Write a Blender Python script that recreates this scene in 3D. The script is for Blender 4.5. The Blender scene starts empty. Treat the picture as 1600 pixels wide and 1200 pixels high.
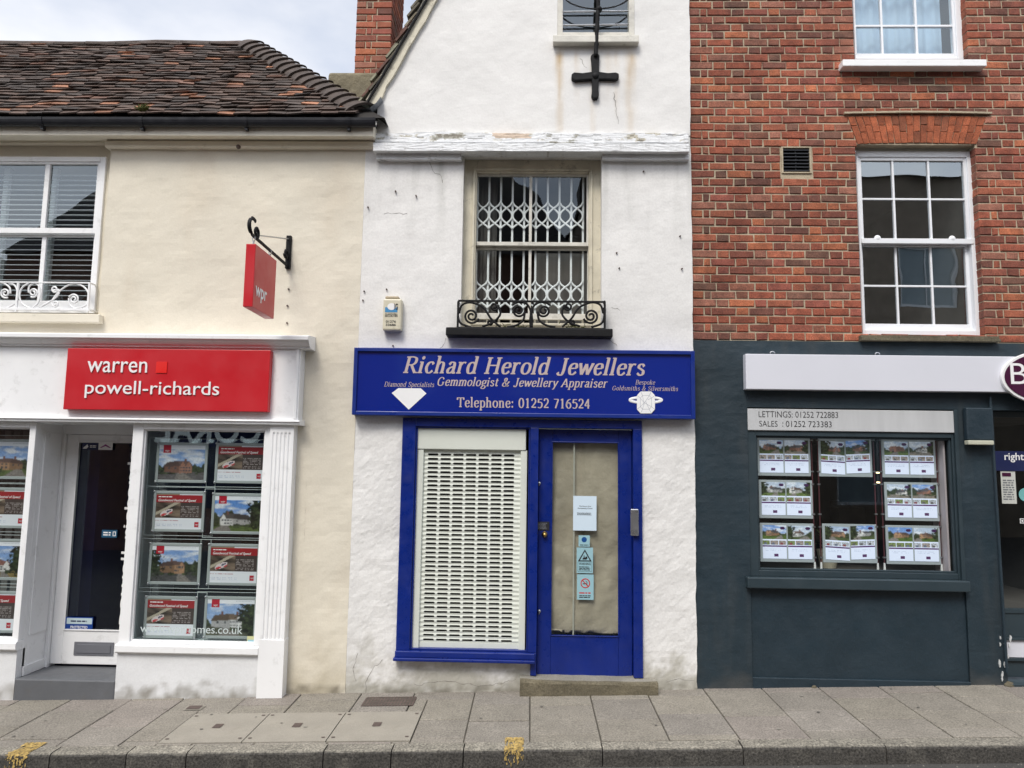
import bpy, bmesh, math, random
import numpy as np
from mathutils import Vector, Matrix, noise
R_ = math.radians
rnd = random.Random(7)
S = bpy.context.scene
COL = S.collection

# ---------------------------------------------------------------- camera
CAM_D, CAM_H, FPX = 6.4, 1.81, 1175.0
def cam_axes(p, y, r):
    F = Vector((-math.sin(y)*math.cos(p), math.cos(y)*math.cos(p), math.sin(p)))
    X = Vector((math.cos(y), math.sin(y), 0)); U = X.cross(F)
    return X*math.cos(r)-U*math.sin(r), X*math.sin(r)+U*math.cos(r), F
CX, CU, CF = cam_axes(R_(6.4), R_(1.5345), R_(-0.834))
cd = bpy.data.cameras.new('camera'); cam = bpy.data.objects.new('camera', cd); COL.objects.link(cam)
cd.sensor_width = 36; cd.lens = 36*FPX/1600; cd.clip_start = .05; cd.clip_end = 2000
mw = Matrix((CX, CU, -CF)).transposed().to_4x4(); mw.translation = (0, -CAM_D, CAM_H)
cam.matrix_world = mw; S.camera = cam

# ---------------------------------------------------------------- sky, sun, exposure
SUN_EL, SUN_AZ = 52, 200          # azimuth the light comes from, clockwise from +Y
w = bpy.data.worlds.new('World'); S.world = w; w.use_nodes = True
N = w.node_tree.nodes; L = w.node_tree.links; N.clear()
out = N.new('ShaderNodeOutputWorld'); mixs = N.new('ShaderNodeMixShader')
b1 = N.new('ShaderNodeBackground'); b2 = N.new('ShaderNodeBackground')
sky = N.new('ShaderNodeTexSky'); sky.sky_type = 'NISHITA'; sky.sun_disc = False
sky.sun_elevation = R_(SUN_EL); sky.sun_rotation = R_(SUN_AZ)
L.new(sky.outputs[0], b1.inputs[0]); b1.inputs[1].default_value = .11
tc = N.new('ShaderNodeTexCoord'); mp = N.new('ShaderNodeMapping'); mp.inputs['Scale'].default_value = (1, 1, 2.2)
L.new(tc.outputs['Generated'], mp.inputs[0])
nz = N.new('ShaderNodeTexNoise'); nz.inputs['Scale'].default_value = 2.6; nz.inputs['Detail'].default_value = 6; nz.inputs['Roughness'].default_value = .5
L.new(mp.outputs[0], nz.inputs[0])
cr = N.new('ShaderNodeValToRGB'); cr.color_ramp.elements[0].position = .30; cr.color_ramp.elements[1].position = .62
cr.color_ramp.elements[0].color = (.22, .22, .22, 1); cr.color_ramp.elements[1].color = (.97, .97, .97, 1)
L.new(nz.outputs[0], cr.inputs[0]); L.new(cr.outputs[0], mixs.inputs[0])
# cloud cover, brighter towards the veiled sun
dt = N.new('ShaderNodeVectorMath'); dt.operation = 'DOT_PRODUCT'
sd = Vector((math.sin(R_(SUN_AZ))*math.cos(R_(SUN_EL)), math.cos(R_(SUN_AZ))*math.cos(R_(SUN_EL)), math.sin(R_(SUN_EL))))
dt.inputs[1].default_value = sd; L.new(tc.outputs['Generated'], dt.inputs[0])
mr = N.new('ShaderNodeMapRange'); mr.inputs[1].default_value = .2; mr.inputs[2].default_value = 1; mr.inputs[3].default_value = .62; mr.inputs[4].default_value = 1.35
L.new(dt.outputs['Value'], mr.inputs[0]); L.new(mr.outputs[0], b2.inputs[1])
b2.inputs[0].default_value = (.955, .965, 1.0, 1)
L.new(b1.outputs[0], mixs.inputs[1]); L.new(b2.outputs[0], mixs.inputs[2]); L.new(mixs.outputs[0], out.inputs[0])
sl = bpy.data.lights.new('sun', 'SUN'); sl.energy = 1.5; sl.angle = R_(20); sl.color = (1, .95, .87)
so = bpy.data.objects.new('sun', sl); COL.objects.link(so); so.location = (-4, -20, 20)
so.rotation_euler = sd.to_track_quat('Z', 'Y').to_euler()
S.view_settings.view_transform = 'Standard'; S.view_settings.look = 'None'; S.view_settings.gamma = 1
S.view_settings.exposure = .84
S.cycles.max_bounces = 8; S.cycles.transparent_max_bounces = 16; S.cycles.use_denoising = True
S.cycles.caustics_reflective = False; S.cycles.caustics_refractive = False

# ---------------------------------------------------------------- measuring: where a sight line meets a plane of the street
def ray(px, py): return CX*((px-800)/FPX) - CU*((py-600)/FPX) + CF
def P(px, py, Y=0.0):
    d = ray(px, py); t = (Y+CAM_D)/d.y
    return Vector((d.x*t, Y, CAM_H+d.z*t))
def PX(px, py, X):
    d = ray(px, py); t = X/d.x
    return Vector((X, d.y*t-CAM_D, CAM_H+d.z*t))
GA, GB = .033, .02
def gz(x, y=0.0): return GA*x+GB*y
def G(px, py, dz=0.0):
    d = ray(px, py); t = (CAM_H+GB*CAM_D-dz)/(GA*d.x+GB*d.y-d.z)
    x, y = d.x*t, d.y*t-CAM_D
    return Vector((x, y, gz(x, y)+dz))
def RC(l, t, r, b, Y=0.0):
    my, mx = (t+b)/2, (l+r)/2
    return P(l, my, Y).x, P(r, my, Y).x, P(mx, b, Y).z, P(mx, t, Y).z      # x0, x1, z0, z1

# ---------------------------------------------------------------- materials
def _nodes(name):
    m = bpy.data.materials.new(name); m.use_nodes = True
    nt = m.node_tree; p = nt.nodes['Principled BSDF']
    return m, nt, nt.nodes, nt.links, p
def noise_node(nt, vec, scale, detail=4, rough=.55):
    n = nt.nodes.new('ShaderNodeTexNoise'); n.inputs['Scale'].default_value = scale
    n.inputs['Detail'].default_value = detail; n.inputs['Roughness'].default_value = rough
    nt.links.new(vec, n.inputs['Vector']); return n.outputs[0]
def mrange(nt, v, a, b, c, d):
    n = nt.nodes.new('ShaderNodeMapRange'); nt.links.new(v, n.inputs[0])
    for i, q in enumerate((a, b, c, d)): n.inputs[i+1].default_value = q
    return n.outputs[0]
def mulcol(nt, c, v):
    n = nt.nodes.new('ShaderNodeMix'); n.data_type = 'RGBA'; n.blend_type = 'MULTIPLY'; n.inputs[0].default_value = 1
    nt.links.new(c, n.inputs[6]); nt.links.new(v, n.inputs[7]); return n.outputs[2]
def M(name, col=(.5, .5, .5), rough=.6, var=.12, vs=3.0, bump=.0, bs=40.0, metal=0, coat=0, attr=False, speck=0, spk=350, emit=0, spec=.5, stretch=(1, 1, 1), rvar=.1, dirt=0, b2=0, bs2=5):
    m, nt, n, l, p = _nodes(name)
    tcn = n.new('ShaderNodeTexCoord'); mpn = n.new('ShaderNodeMapping'); mpn.inputs['Scale'].default_value = stretch
    l.new(tcn.outputs['Object'], mpn.inputs[0]); v = mpn.outputs[0]
    if attr:
        a = n.new('ShaderNodeAttribute'); a.attribute_name = 'Col'; c = a.outputs['Color']
    else:
        a = n.new('ShaderNodeRGB'); a.outputs[0].default_value = (*col, 1); c = a.outputs[0]
    if var: c = mulcol(nt, c, mrange(nt, noise_node(nt, v, vs, 6), .25, .75, 1-var, 1+var))
    if speck: c = mulcol(nt, c, mrange(nt, noise_node(nt, v, spk, 2), .3, .7, 1-speck, 1+speck))
    if dirt:
        d = mrange(nt, noise_node(nt, v, 9, 8, .7), .56, .72, 0, dirt)
        mx = n.new('ShaderNodeMix'); mx.data_type = 'RGBA'; l.new(d, mx.inputs[0]); l.new(c, mx.inputs[6]); mx.inputs[7].default_value = (.10, .085, .06, 1); c = mx.outputs[2]
    l.new(c, p.inputs['Base Color'])
    if rvar: l.new(mrange(nt, noise_node(nt, v, vs*2.3, 4), .3, .7, max(.02, rough-rvar), min(1, rough+rvar)), p.inputs['Roughness'])
    else: p.inputs['Roughness'].default_value = rough
    p.inputs['Metallic'].default_value = metal; p.inputs['Coat Weight'].default_value = coat; p.inputs['Coat Roughness'].default_value = .05
    p.inputs['Specular IOR Level'].default_value = spec
    last = None
    for (bb, ss) in ((bump, bs), (b2, bs2)):
        if bb:
            bn = n.new('ShaderNodeBump'); bn.inputs['Strength'].default_value = 1; bn.inputs['Distance'].default_value = bb
            l.new(noise_node(nt, v, ss, 5, .6), bn.inputs['Height'])
            if last: l.new(last, bn.inputs['Normal'])
            last = bn.outputs[0]
    if last: l.new(last, p.inputs['Normal'])
    if emit:
        l.new(c, p.inputs['Emission Color']); p.inputs['Emission Strength'].default_value = emit
    return m
def glass(name, tint=(.9, .95, .95), refl=1.0, wav=.0012, rough=0.0):
    m, nt, n, l, p = _nodes(name); n.remove(p)
    o = n['Material Output']; tr = n.new('ShaderNodeBsdfTransparent'); gl = n.new('ShaderNodeBsdfGlossy'); mx = n.new('ShaderNodeMixShader')
    tr.inputs[0].default_value = (*tint, 1); gl.inputs['Roughness'].default_value = rough; gl.inputs[0].default_value = (.82, .92, 1, 1)
    lw = n.new('ShaderNodeLayerWeight'); lw.inputs[0].default_value = .5; pw = n.new('ShaderNodeMath'); pw.operation = 'POWER'; pw.inputs[1].default_value = 4
    l.new(lw.outputs['Facing'], pw.inputs[0]); mu = n.new('ShaderNodeMath'); mu.operation = 'MULTIPLY_ADD'; mu.inputs[1].default_value = .85; mu.inputs[2].default_value = .085*refl; mu.use_clamp = True
    l.new(pw.outputs[0], mu.inputs[0]); l.new(mu.outputs[0], mx.inputs[0]); l.new(tr.outputs[0], mx.inputs[1]); l.new(gl.outputs[0], mx.inputs[2]); l.new(mx.outputs[0], o.inputs[0])
    tcn = n.new('ShaderNodeTexCoord'); bn = n.new('ShaderNodeBump'); bn.inputs['Distance'].default_value = wav; bn.inputs['Strength'].default_value = 1
    l.new(noise_node(nt, tcn.outputs['Object'], 2.5, 1), bn.inputs['Height']); l.new(bn.outputs[0], gl.inputs['Normal'])
    return m

m_wallpaint = M('wall_paint', attr=True, rough=.75, var=.05, vs=2.2, bump=.0014, bs=26, b2=.005, bs2=5, speck=.05, spk=60)
m_smoothpaint = M('smooth_render', attr=True, rough=.72, var=.05, vs=1.6, bump=.0007, bs=30, b2=.006, bs2=3.5, speck=.03, spk=70)
m_cream = M('cream_paint', (.73, .68, .57), .6, .06, 2, .002, 30, dirt=.25)
m_white = M('white_gloss_paint', (.84, .845, .85), .42, .05, 3, .0008, 14, dirt=.22)
m_upvc = M('white_plastic', (.80, .82, .85), .35, .03, 4, .0003, 20)
m_oldwhite = M('weathered_white_paint', (.62, .60, .54), .65, .15, 7, .003, 45, dirt=.5)
m_oldcream = M('weathered_cream_paint', (.62, .575, .455), .65, .16, 6, .002, 50, dirt=.7)
m_peel = M('peeling_masonry_paint', attr=True, rough=.85, var=.1, vs=8, bump=.006, bs=30, dirt=.6)
m_blue = M('blue_gloss_paint', (.0022, .017, .175), .36, .14, 5, .00025, 16, coat=.08, rvar=.16)
m_bluesign = M('blue_acrylic', (.003, .018, .215), .12, .05, 1.5, .004, 1.4, coat=.5, rvar=.03)
m_slate = M('slate_grey_masonry_paint', (.0145, .029, .041), .5, .12, 3, .004, 22, b2=.005, bs2=5)
m_slatew = M('slate_grey_wall_paint', attr=True, rough=.55, var=.14, vs=3, bump=.003, bs=22, b2=.004, bs2=5)
m_slate2 = M('slate_grey_joinery_paint', (.026, .042, .052), .45, .08, 3, .0012, 14)
m_red = M('red_panel', (.50, .012, .020), .38, .04, 2, .0004, 6)
m_redlogo = M('bright_red_panel', (.72, .016, .012), .4, .03, 2)
m_letterwhite = M('white_lettering', (.82, .82, .82), .45, .02, 3)
m_lettergold = M('rose_beige_lettering', (.50, .41, .39), .4, .05, 6)
m_grey = M('grey_step_paint', (.11, .115, .125), .6, .12, 5, .001, 60, dirt=.25)
m_greymetal = M('grey_letter_plate', (.16, .165, .185), .4, .06, 5)
m_silver = M('silver_sign_panel', (.66, .67, .73), .38, .04, 1.2, .0006, 3)
m_board = M('grey_white_board', (.50, .51, .52), .5, .08, 2, stretch=(6, 1, 1))
m_black = M('black_iron_paint', (.009, .009, .010), .65, .25, 12, .0015, 90, spec=.22)
m_blackgut = M('black_plastic_gutter', (.011, .012, .016), .38, .15, 4)
m_steel = M('brushed_steel', (.45, .46, .48), .32, .08, 8, metal=.9)
m_brass = M('brass', (.60, .40, .13), .28, .1, 8, metal=1)
m_lead = M('lead_flashing', (.20, .22, .25), .5, .2, 6, .003, 20)
m_tile = M('clay_roof_tile', attr=True, rough=.85, var=.35, vs=7, bump=.004, bs=60, speck=.25, spk=90)
m_hip = M('dark_ridge_tile', (.060, .044, .036), .85, .4, 10, .004, 60)
m_under = M('roof_underlay', (.02, .017, .015), .9)
m_brick = M('clay_brick', attr=True, rough=.88, var=.38, vs=13, bump=.004, bs=60, speck=.35, spk=90)
m_mortar = M('lime_mortar', (.42, .355, .255), .95, .2, 6, .004, 90, speck=.15, spk=200)
m_render = M('mossy_stone_render', (.19, .165, .11), .95, .35, 5, .012, 22, dirt=.5)
m_slab = M('paving_slab', attr=True, rough=.9, var=.14, vs=4, bump=.0014, bs=110, speck=.36, spk=90, dirt=.12)
m_joint = M('paving_joint_grit', (.085, .076, .06), .95, .3, 20)
m_cover = M('pale_concrete', (.285, .262, .22), .9, .12, 4, .001, 140, speck=.12, spk=160, dirt=.2)
m_kerb = M('kerb_stone', attr=True, rough=.85, var=.25, vs=9, bump=.007, bs=60, speck=.6, spk=75)
m_asphalt = M('asphalt', (.055, .053, .05), .9, .2, 3, .004, 150, speck=.4, spk=160)
m_yellow = M('worn_yellow_paint', (.36, .25, .08), .85, .35, 20, speck=.5, spk=60, dirt=.6)
m_iron = M('rusty_cast_iron', (.095, .068, .058), .8, .4, 14, .002, 80)
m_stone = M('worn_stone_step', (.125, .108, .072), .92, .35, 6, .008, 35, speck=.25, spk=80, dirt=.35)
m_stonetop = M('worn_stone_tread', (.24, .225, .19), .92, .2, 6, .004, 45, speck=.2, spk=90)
m_shutter = M('pale_green_shutter', (.66, .69, .625), .45, .04, 3, dirt=.08)
m_paper = M('notice_paper', (.60, .72, .82), .7, .02, 4)
m_kraft = M('brown_paper', (.40, .35, .265), .6, .26, 3, .007, 7, b2=.022, bs2=2.6)
m_print = M('printed_sheet', attr=True, rough=.35, var=0, rvar=0)
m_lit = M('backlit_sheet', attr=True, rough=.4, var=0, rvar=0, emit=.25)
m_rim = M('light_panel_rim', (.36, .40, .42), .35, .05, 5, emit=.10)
m_purple = M('purple_sign', (.055, .006, .035), .3, .04, 2, coat=.3)
m_rod = M('plum_rod', (.16, .05, .06), .35, .1, 6, metal=.5)
m_ink = M('black_lettering', (.02, .02, .022), .5, .02, 3)
m_room = M('grey_room', (.20, .19, .18), .85, .3, 1.2)
m_dark = M('dark_interior', (.085, .078, .072), .8, .3, 1.5)
m_darkblue = M('navy_interior', (.012, .014, .09), .6, .3, 1.5)
m_inwhite = M('pale_interior', (.72, .76, .75), .7, .05, 2)
m_curtain = M('drab_curtain', (.16, .15, .14), .9, .25, 3, stretch=(8, 1, .4))
m_net = M('net_curtain', (.40, .52, .66), .9, .12, 2, stretch=(5, 1, .3))
m_slat = M('white_blind_slat', (.66, .68, .70), .5, .03, 4)
m_glass = glass('window_glass', refl=1.4); m_glass2 = glass('shop_glass', (.93, .96, .95), .95, .0004)
m_acryl = glass('acrylic_sheet', (.95, .97, .97), .7, .0003)
m_glassold = glass('old_glass', (.92, .95, .94), .75, .003)
m_glassdg = glass('double_glazing', (.85, .9, .9), 2.9, .0016)
m_stickerblue = M('blue_sticker', (.01, .07, .25), .35, .02, 3)
m_stickerpale = M('pale_blue_sticker', (.30, .50, .56), .4, .03, 6)
m_moss = M('moss', (.10, .11, .03), .95, .4, 30)
m_scuff = M('pale_scuff', (.30, .33, .36), .9, .2, 30)
m_chip = M('bare_undercoat', (.55, .56, .56), .8, .15, 30)
m_grille = M('white_grille', (.86, .87, .88), .45, .03, 4)
m_crack = M('dark_crack', (.24, .225, .20), .95, .4, 30)
m_flag = M('red_bunting', (.45, .05, .06), .8, .1, 3)

# ---------------------------------------------------------------- mesh helpers
class MB:
    def __init__(s): s.v = []; s.f = []; s.m = []; s.c = []
    def add(s, vs, fs, m=0, c=(1, 1, 1)):
        o = len(s.v); s.v += [tuple(q) for q in vs]
        for f in fs: s.f.append(tuple(o+i for i in f)); s.m.append(m); s.c.append(c)
        return s
    def hexa(s, f4, b4, m=0, c=(1, 1, 1), back=True):
        # f4/b4: tl tr br bl of the front / back
        fs = [(0, 3, 2, 1), (0, 1, 5, 4), (1, 2, 6, 5), (2, 3, 7, 6), (3, 0, 4, 7)]
        if back: fs.append((4, 5, 6, 7))
        return s.add(list(f4)+list(b4), fs, m, c)
    def box(s, x0, x1, y0, y1, z0, z1, m=0, c=(1, 1, 1)):
        if x0 > x1: x0, x1 = x1, x0
        if y0 > y1: y0, y1 = y1, y0
        if z0 > z1: z0, z1 = z1, z0
        f = [(x0, y0, z1), (x1, y0, z1), (x1, y0, z0), (x0, y0, z0)]
        return s.hexa(f, [(a, y1, b) for a, _, b in f], m, c)
    def rbox(s, rc, y0, y1, m=0, c=(1, 1, 1)): return s.box(rc[0], rc[1], y0, y1, rc[2], rc[3], m, c)
    def qbox(s, px4, yf, yb, m=0, c=(1, 1, 1)):
        f = [P(*p, yf) for p in px4]; return s.hexa(f, [(q.x, yb, q.z) for q in f], m, c)
    def quad(s, a, b, c_, d, m=0, c=(1, 1, 1)): return s.add([a, b, c_, d], [(0, 1, 2, 3)], m, c)
    def prism(s, poly, y0, y1, m=0, c=(1, 1, 1)):
        n = len(poly); vs = [(x, y0, z) for x, z in poly]+[(x, y1, z) for x, z in poly]
        fs = [tuple(range(n)), tuple(range(2*n-1, n-1, -1))]+[(i, n+i, n+(i+1) % n, (i+1) % n) for i in range(n)]
        return s.add(vs, fs, m, c)
    def xprism(s, prof, x0, x1, m=0, c=(1, 1, 1)):       # profile in (y, z) run along x
        n = len(prof); vs = [(x0, y, z) for y, z in prof]+[(x1, y, z) for y, z in prof]
        fs = [tuple(range(n)), tuple(range(2*n-1, n-1, -1))]+[(i, n+i, n+(i+1) % n, (i+1) % n) for i in range(n)]
        return s.add(vs, fs, m, c)
    def tube(s, pts, r, n=8, m=0, flat=1.0, closed=False):
        pts = [Vector(p) for p in pts]; vs = []; k = len(pts)
        for i, p in enumerate(pts):
            if closed: t = pts[(i+1) % k]-pts[i-1]
            else: t = pts[min(i+1, k-1)]-pts[max(i-1, 0)]
            t.normalize(); ref = Vector((0, 1, 0)) if abs(t.y) < .9 else Vector((1, 0, 0))
            a = t.cross(ref).normalized(); b = t.cross(a)
            rr = r[i] if isinstance(r, (list, tuple)) else r
            for j in range(n):
                an = 2*math.pi*j/n; vs.append(p+a*(math.cos(an)*rr)+b*(math.sin(an)*rr*flat))
        fs = []
        for i in range(k if closed else k-1):
            for j in range(n):
                a0 = i*n+j; a1 = i*n+(j+1) % n; i2 = (i+1) % k
                fs.append((a0, a1, i2*n+(j+1) % n, i2*n+j))
        if not closed: fs += [tuple(range(n-1, -1, -1)), tuple(range((k-1)*n, k*n))]
        return s.add(vs, fs, m)
    def disc(s, c, r, y0, y1, n=20, m=0, rz=None):
        rz = rz or r
        return s.prism([(c[0]+r*math.cos(2*math.pi*i/n), c[1]+rz*math.sin(2*math.pi*i/n)) for i in range(n)], y0, y1, m)
    def dome(s, c, r, depth, n=14, k=5, m=0):
        vs = []; x, y, z = c
        for i in range(k):
            a = i/k*math.pi/2
            for j in range(n): vs.append((x+r*math.cos(a)*math.cos(2*math.pi*j/n), y-depth*math.sin(a), z+r*math.cos(a)*math.sin(2*math.pi*j/n)))
        vs.append((x, y-depth, z)); fs = [(i*n+j, i*n+(j+1) % n, (i+1)*n+(j+1) % n, (i+1)*n+j) for i in range(k-1) for j in range(n)]
        fs += [((k-1)*n+j, (k-1)*n+(j+1) % n, k*n) for j in range(n)]
        return s.add(vs, fs, m)
    def build(s, name, mats, parent=None, bev=0, smooth=False, kind=None):
        me = bpy.data.meshes.new(name)
        o0 = wloc(parent); me.from_pydata([(x-o0[0], y-o0[1], z-o0[2]) for x, y, z in s.v], [], s.f)
        if not isinstance(mats, (list, tuple)): mats = [mats]
        for q in mats: me.materials.append(q)
        me.polygons.foreach_set('material_index', s.m)
        ca = me.color_attributes.new('Col', 'FLOAT_COLOR', 'CORNER')
        arr = np.ones((len(me.loops), 4), np.float32); fi = np.repeat(np.arange(len(s.f)), [len(f) for f in s.f])
        arr[:, :3] = np.array(s.c, np.float32)[fi]; ca.data.foreach_set('color', arr.ravel())
        if smooth: me.polygons.foreach_set('use_smooth', [True]*len(me.polygons))
        me.validate(); bm = bmesh.new(); bm.from_mesh(me); bmesh.ops.recalc_face_normals(bm, faces=bm.faces); bm.to_mesh(me); bm.free()
        o = bpy.data.objects.new(name, me); COL.objects.link(o)
        if parent: o.parent = parent
        if bev:
            b = o.modifiers.new('bevel', 'BEVEL'); b.width = bev; b.segments = 2; b.limit_method = 'ANGLE'; b.angle_limit = R_(40)
        if kind: o['kind'] = kind
        return o
def wloc(o):
    v = Vector((0, 0, 0))
    while o: v += o.location; o = o.parent
    return v
def thing(name, label, cat, loc=(0, 0, 0), group=None):
    o = bpy.data.objects.new(name, None); COL.objects.link(o); o.location = loc; o.empty_display_size = .2
    return tag(o, label, cat, group)
def tag(o, label, cat, group=None):
    o['label'] = label; o['category'] = cat
    if group: o['group'] = group
    return o
def fbm(x, y, z=0.0, o=4): return noise.fractal(Vector((x, y, z)), 1.0, 2.0, o)

def wall_mesh(x0, x1, z0, z1, Y, holes, disp, colf, step=.025, thick=.25, edge=None, keep=None):
    """plaster wall: a fine uneven sheet with real openings, their reveals and ends"""
    def breaks(a, b, marks):
        ms = sorted({a, b, *[m for m in marks if a < m < b]}); r = []
        for p, q in zip(ms, ms[1:]):
            k = max(1, round((q-p)/step)); r += [p+(q-p)*i/k for i in range(k)]
        return r+[b]
    xs = breaks(x0, x1, [h[0] for h in holes]+[h[1] for h in holes]); zs = breaks(z0, z1, [h[2] for h in holes]+[h[3] for h in holes])
    mb = MB(); nx, nz_ = len(xs), len(zs); vs = []; vc = []
    for z in zs:
        for i, x in enumerate(xs):
            xx = x
            if edge and i == nx-1: xx = x+edge(z)
            if edge and i == nx-2: xx = x+edge(z)*.5
            vs.append((xx, Y-disp(xx, z), z)); vc.append(colf(xx, z))
    fs = []
    for k in range(nz_-1):
        for i in range(nx-1):
            cx, cz = (xs[i]+xs[i+1])/2, (zs[k]+zs[k+1])/2
            if any(h[0] < cx < h[1] and h[2] < cz < h[3] for h in holes): continue
            if keep and not keep(cx, cz): continue
            fs.append((k*nx+i, k*nx+i+1, (k+1)*nx+i+1, (k+1)*nx+i))
    # thickness: extrude every border edge backwards
    from collections import Counter
    ec = Counter(); ed = {}
    for f in fs:
        for a, b in zip(f, f[1:]+f[:1]): e = (min(a, b), max(a, b)); ec[e] += 1; ed[e] = (a, b)
    bk = {}
    for e, n_ in ec.items():
        if n_ == 1:
            a, b = ed[e]
            for q in (a, b):
                if q not in bk: bk[q] = len(vs); vs.append((vs[q][0], Y+thick, vs[q][2])); vc.append(vc[q])
            fs.append((b, a, bk[a], bk[b]))
    return vs, fs, vc
def build_wall(name, data, mat, parent, smooth=False):
    vs, fs, vc = data; me = bpy.data.meshes.new(name); o0 = wloc(parent)
    me.from_pydata([(x-o0[0], y-o0[1], z-o0[2]) for x, y, z in vs], [], fs); me.materials.append(mat)
    ca = me.color_attributes.new('Col', 'FLOAT_COLOR', 'POINT'); a = np.ones((len(vs), 4), np.float32); a[:, :3] = np.array(vc, np.float32)
    ca.data.foreach_set('color', a.ravel()); o = bpy.data.objects.new(name, me); COL.objects.link(o); o.parent = parent
    return o

# ---------------------------------------------------------------- lettering
def font_geo(s, extrude=0.0, shear=0.0, off=0.0):
    c = bpy.data.curves.new('lettering', 'FONT'); c.body = s; c.size = 1; c.extrude = extrude; c.shear = shear; c.offset = off; c.resolution_u = 4
    o = bpy.data.objects.new('lettering', c); COL.objects.link(o); dg = bpy.context.evaluated_depsgraph_get()
    me = bpy.data.meshes.new_from_object(o.evaluated_get(dg)); vs = [tuple(v.co) for v in me.vertices]; fs = [tuple(p.vertices) for p in me.polygons]
    bpy.data.objects.remove(o); bpy.data.meshes.remove(me); return vs, fs
def put_text(mb, s, x0, x1, z0, z1, Y, m=0, depth=.0, shear=0.0, off=0.0, flip=False, fn=None, box=None):
    """the drawn letters fill x0..x1, z0..z1 on the plane Y"""
    vs, fs = font_geo(s, .5 if depth else 0, shear, off)
    a = np.array(vs); lo, hi = a.min(0), a.max(0)
    r = []
    for x, y, z in vs:
        u = (x-lo[0])/(hi[0]-lo[0]); v = (y-lo[1])/(hi[1]-lo[1])
        X = x0+(x1-x0)*u; Z = z0+(z1-z0)*v; YY = Y-(z*depth if depth else 0)
        r.append(fn(X, YY, Z) if fn else (X, YY, Z))
    mb.add(r, fs, m)
XH = 46
def _st(x, y0, y1, a=8, b=8, sa=True, sb=True):
    r = [('L', [(x, y0), (x, y1)])]
    if sa: r.append(('L', [(x-a-3, y0+1.5), (x+a+3, y0+1.5)]))
    if sb: r.append(('L', [(x-b-3, y1-1.5), (x+(b+3 if y1 > 60 and b > 8 else 2), y1-1.5)]))
    return r
BOW = [(12, 36), (24, 45), (39, 39), (43, 22), (38, 5), (25, 0.5), (12, 8)]
BOWD = [(40, 36), (28, 45), (13, 40), (8, 22), (14, 4), (26, 0.5), (40, 9)]
ARCH = [(12, 34), (24, 45), (36, 41), (39, 28), (39, 0)]
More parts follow.
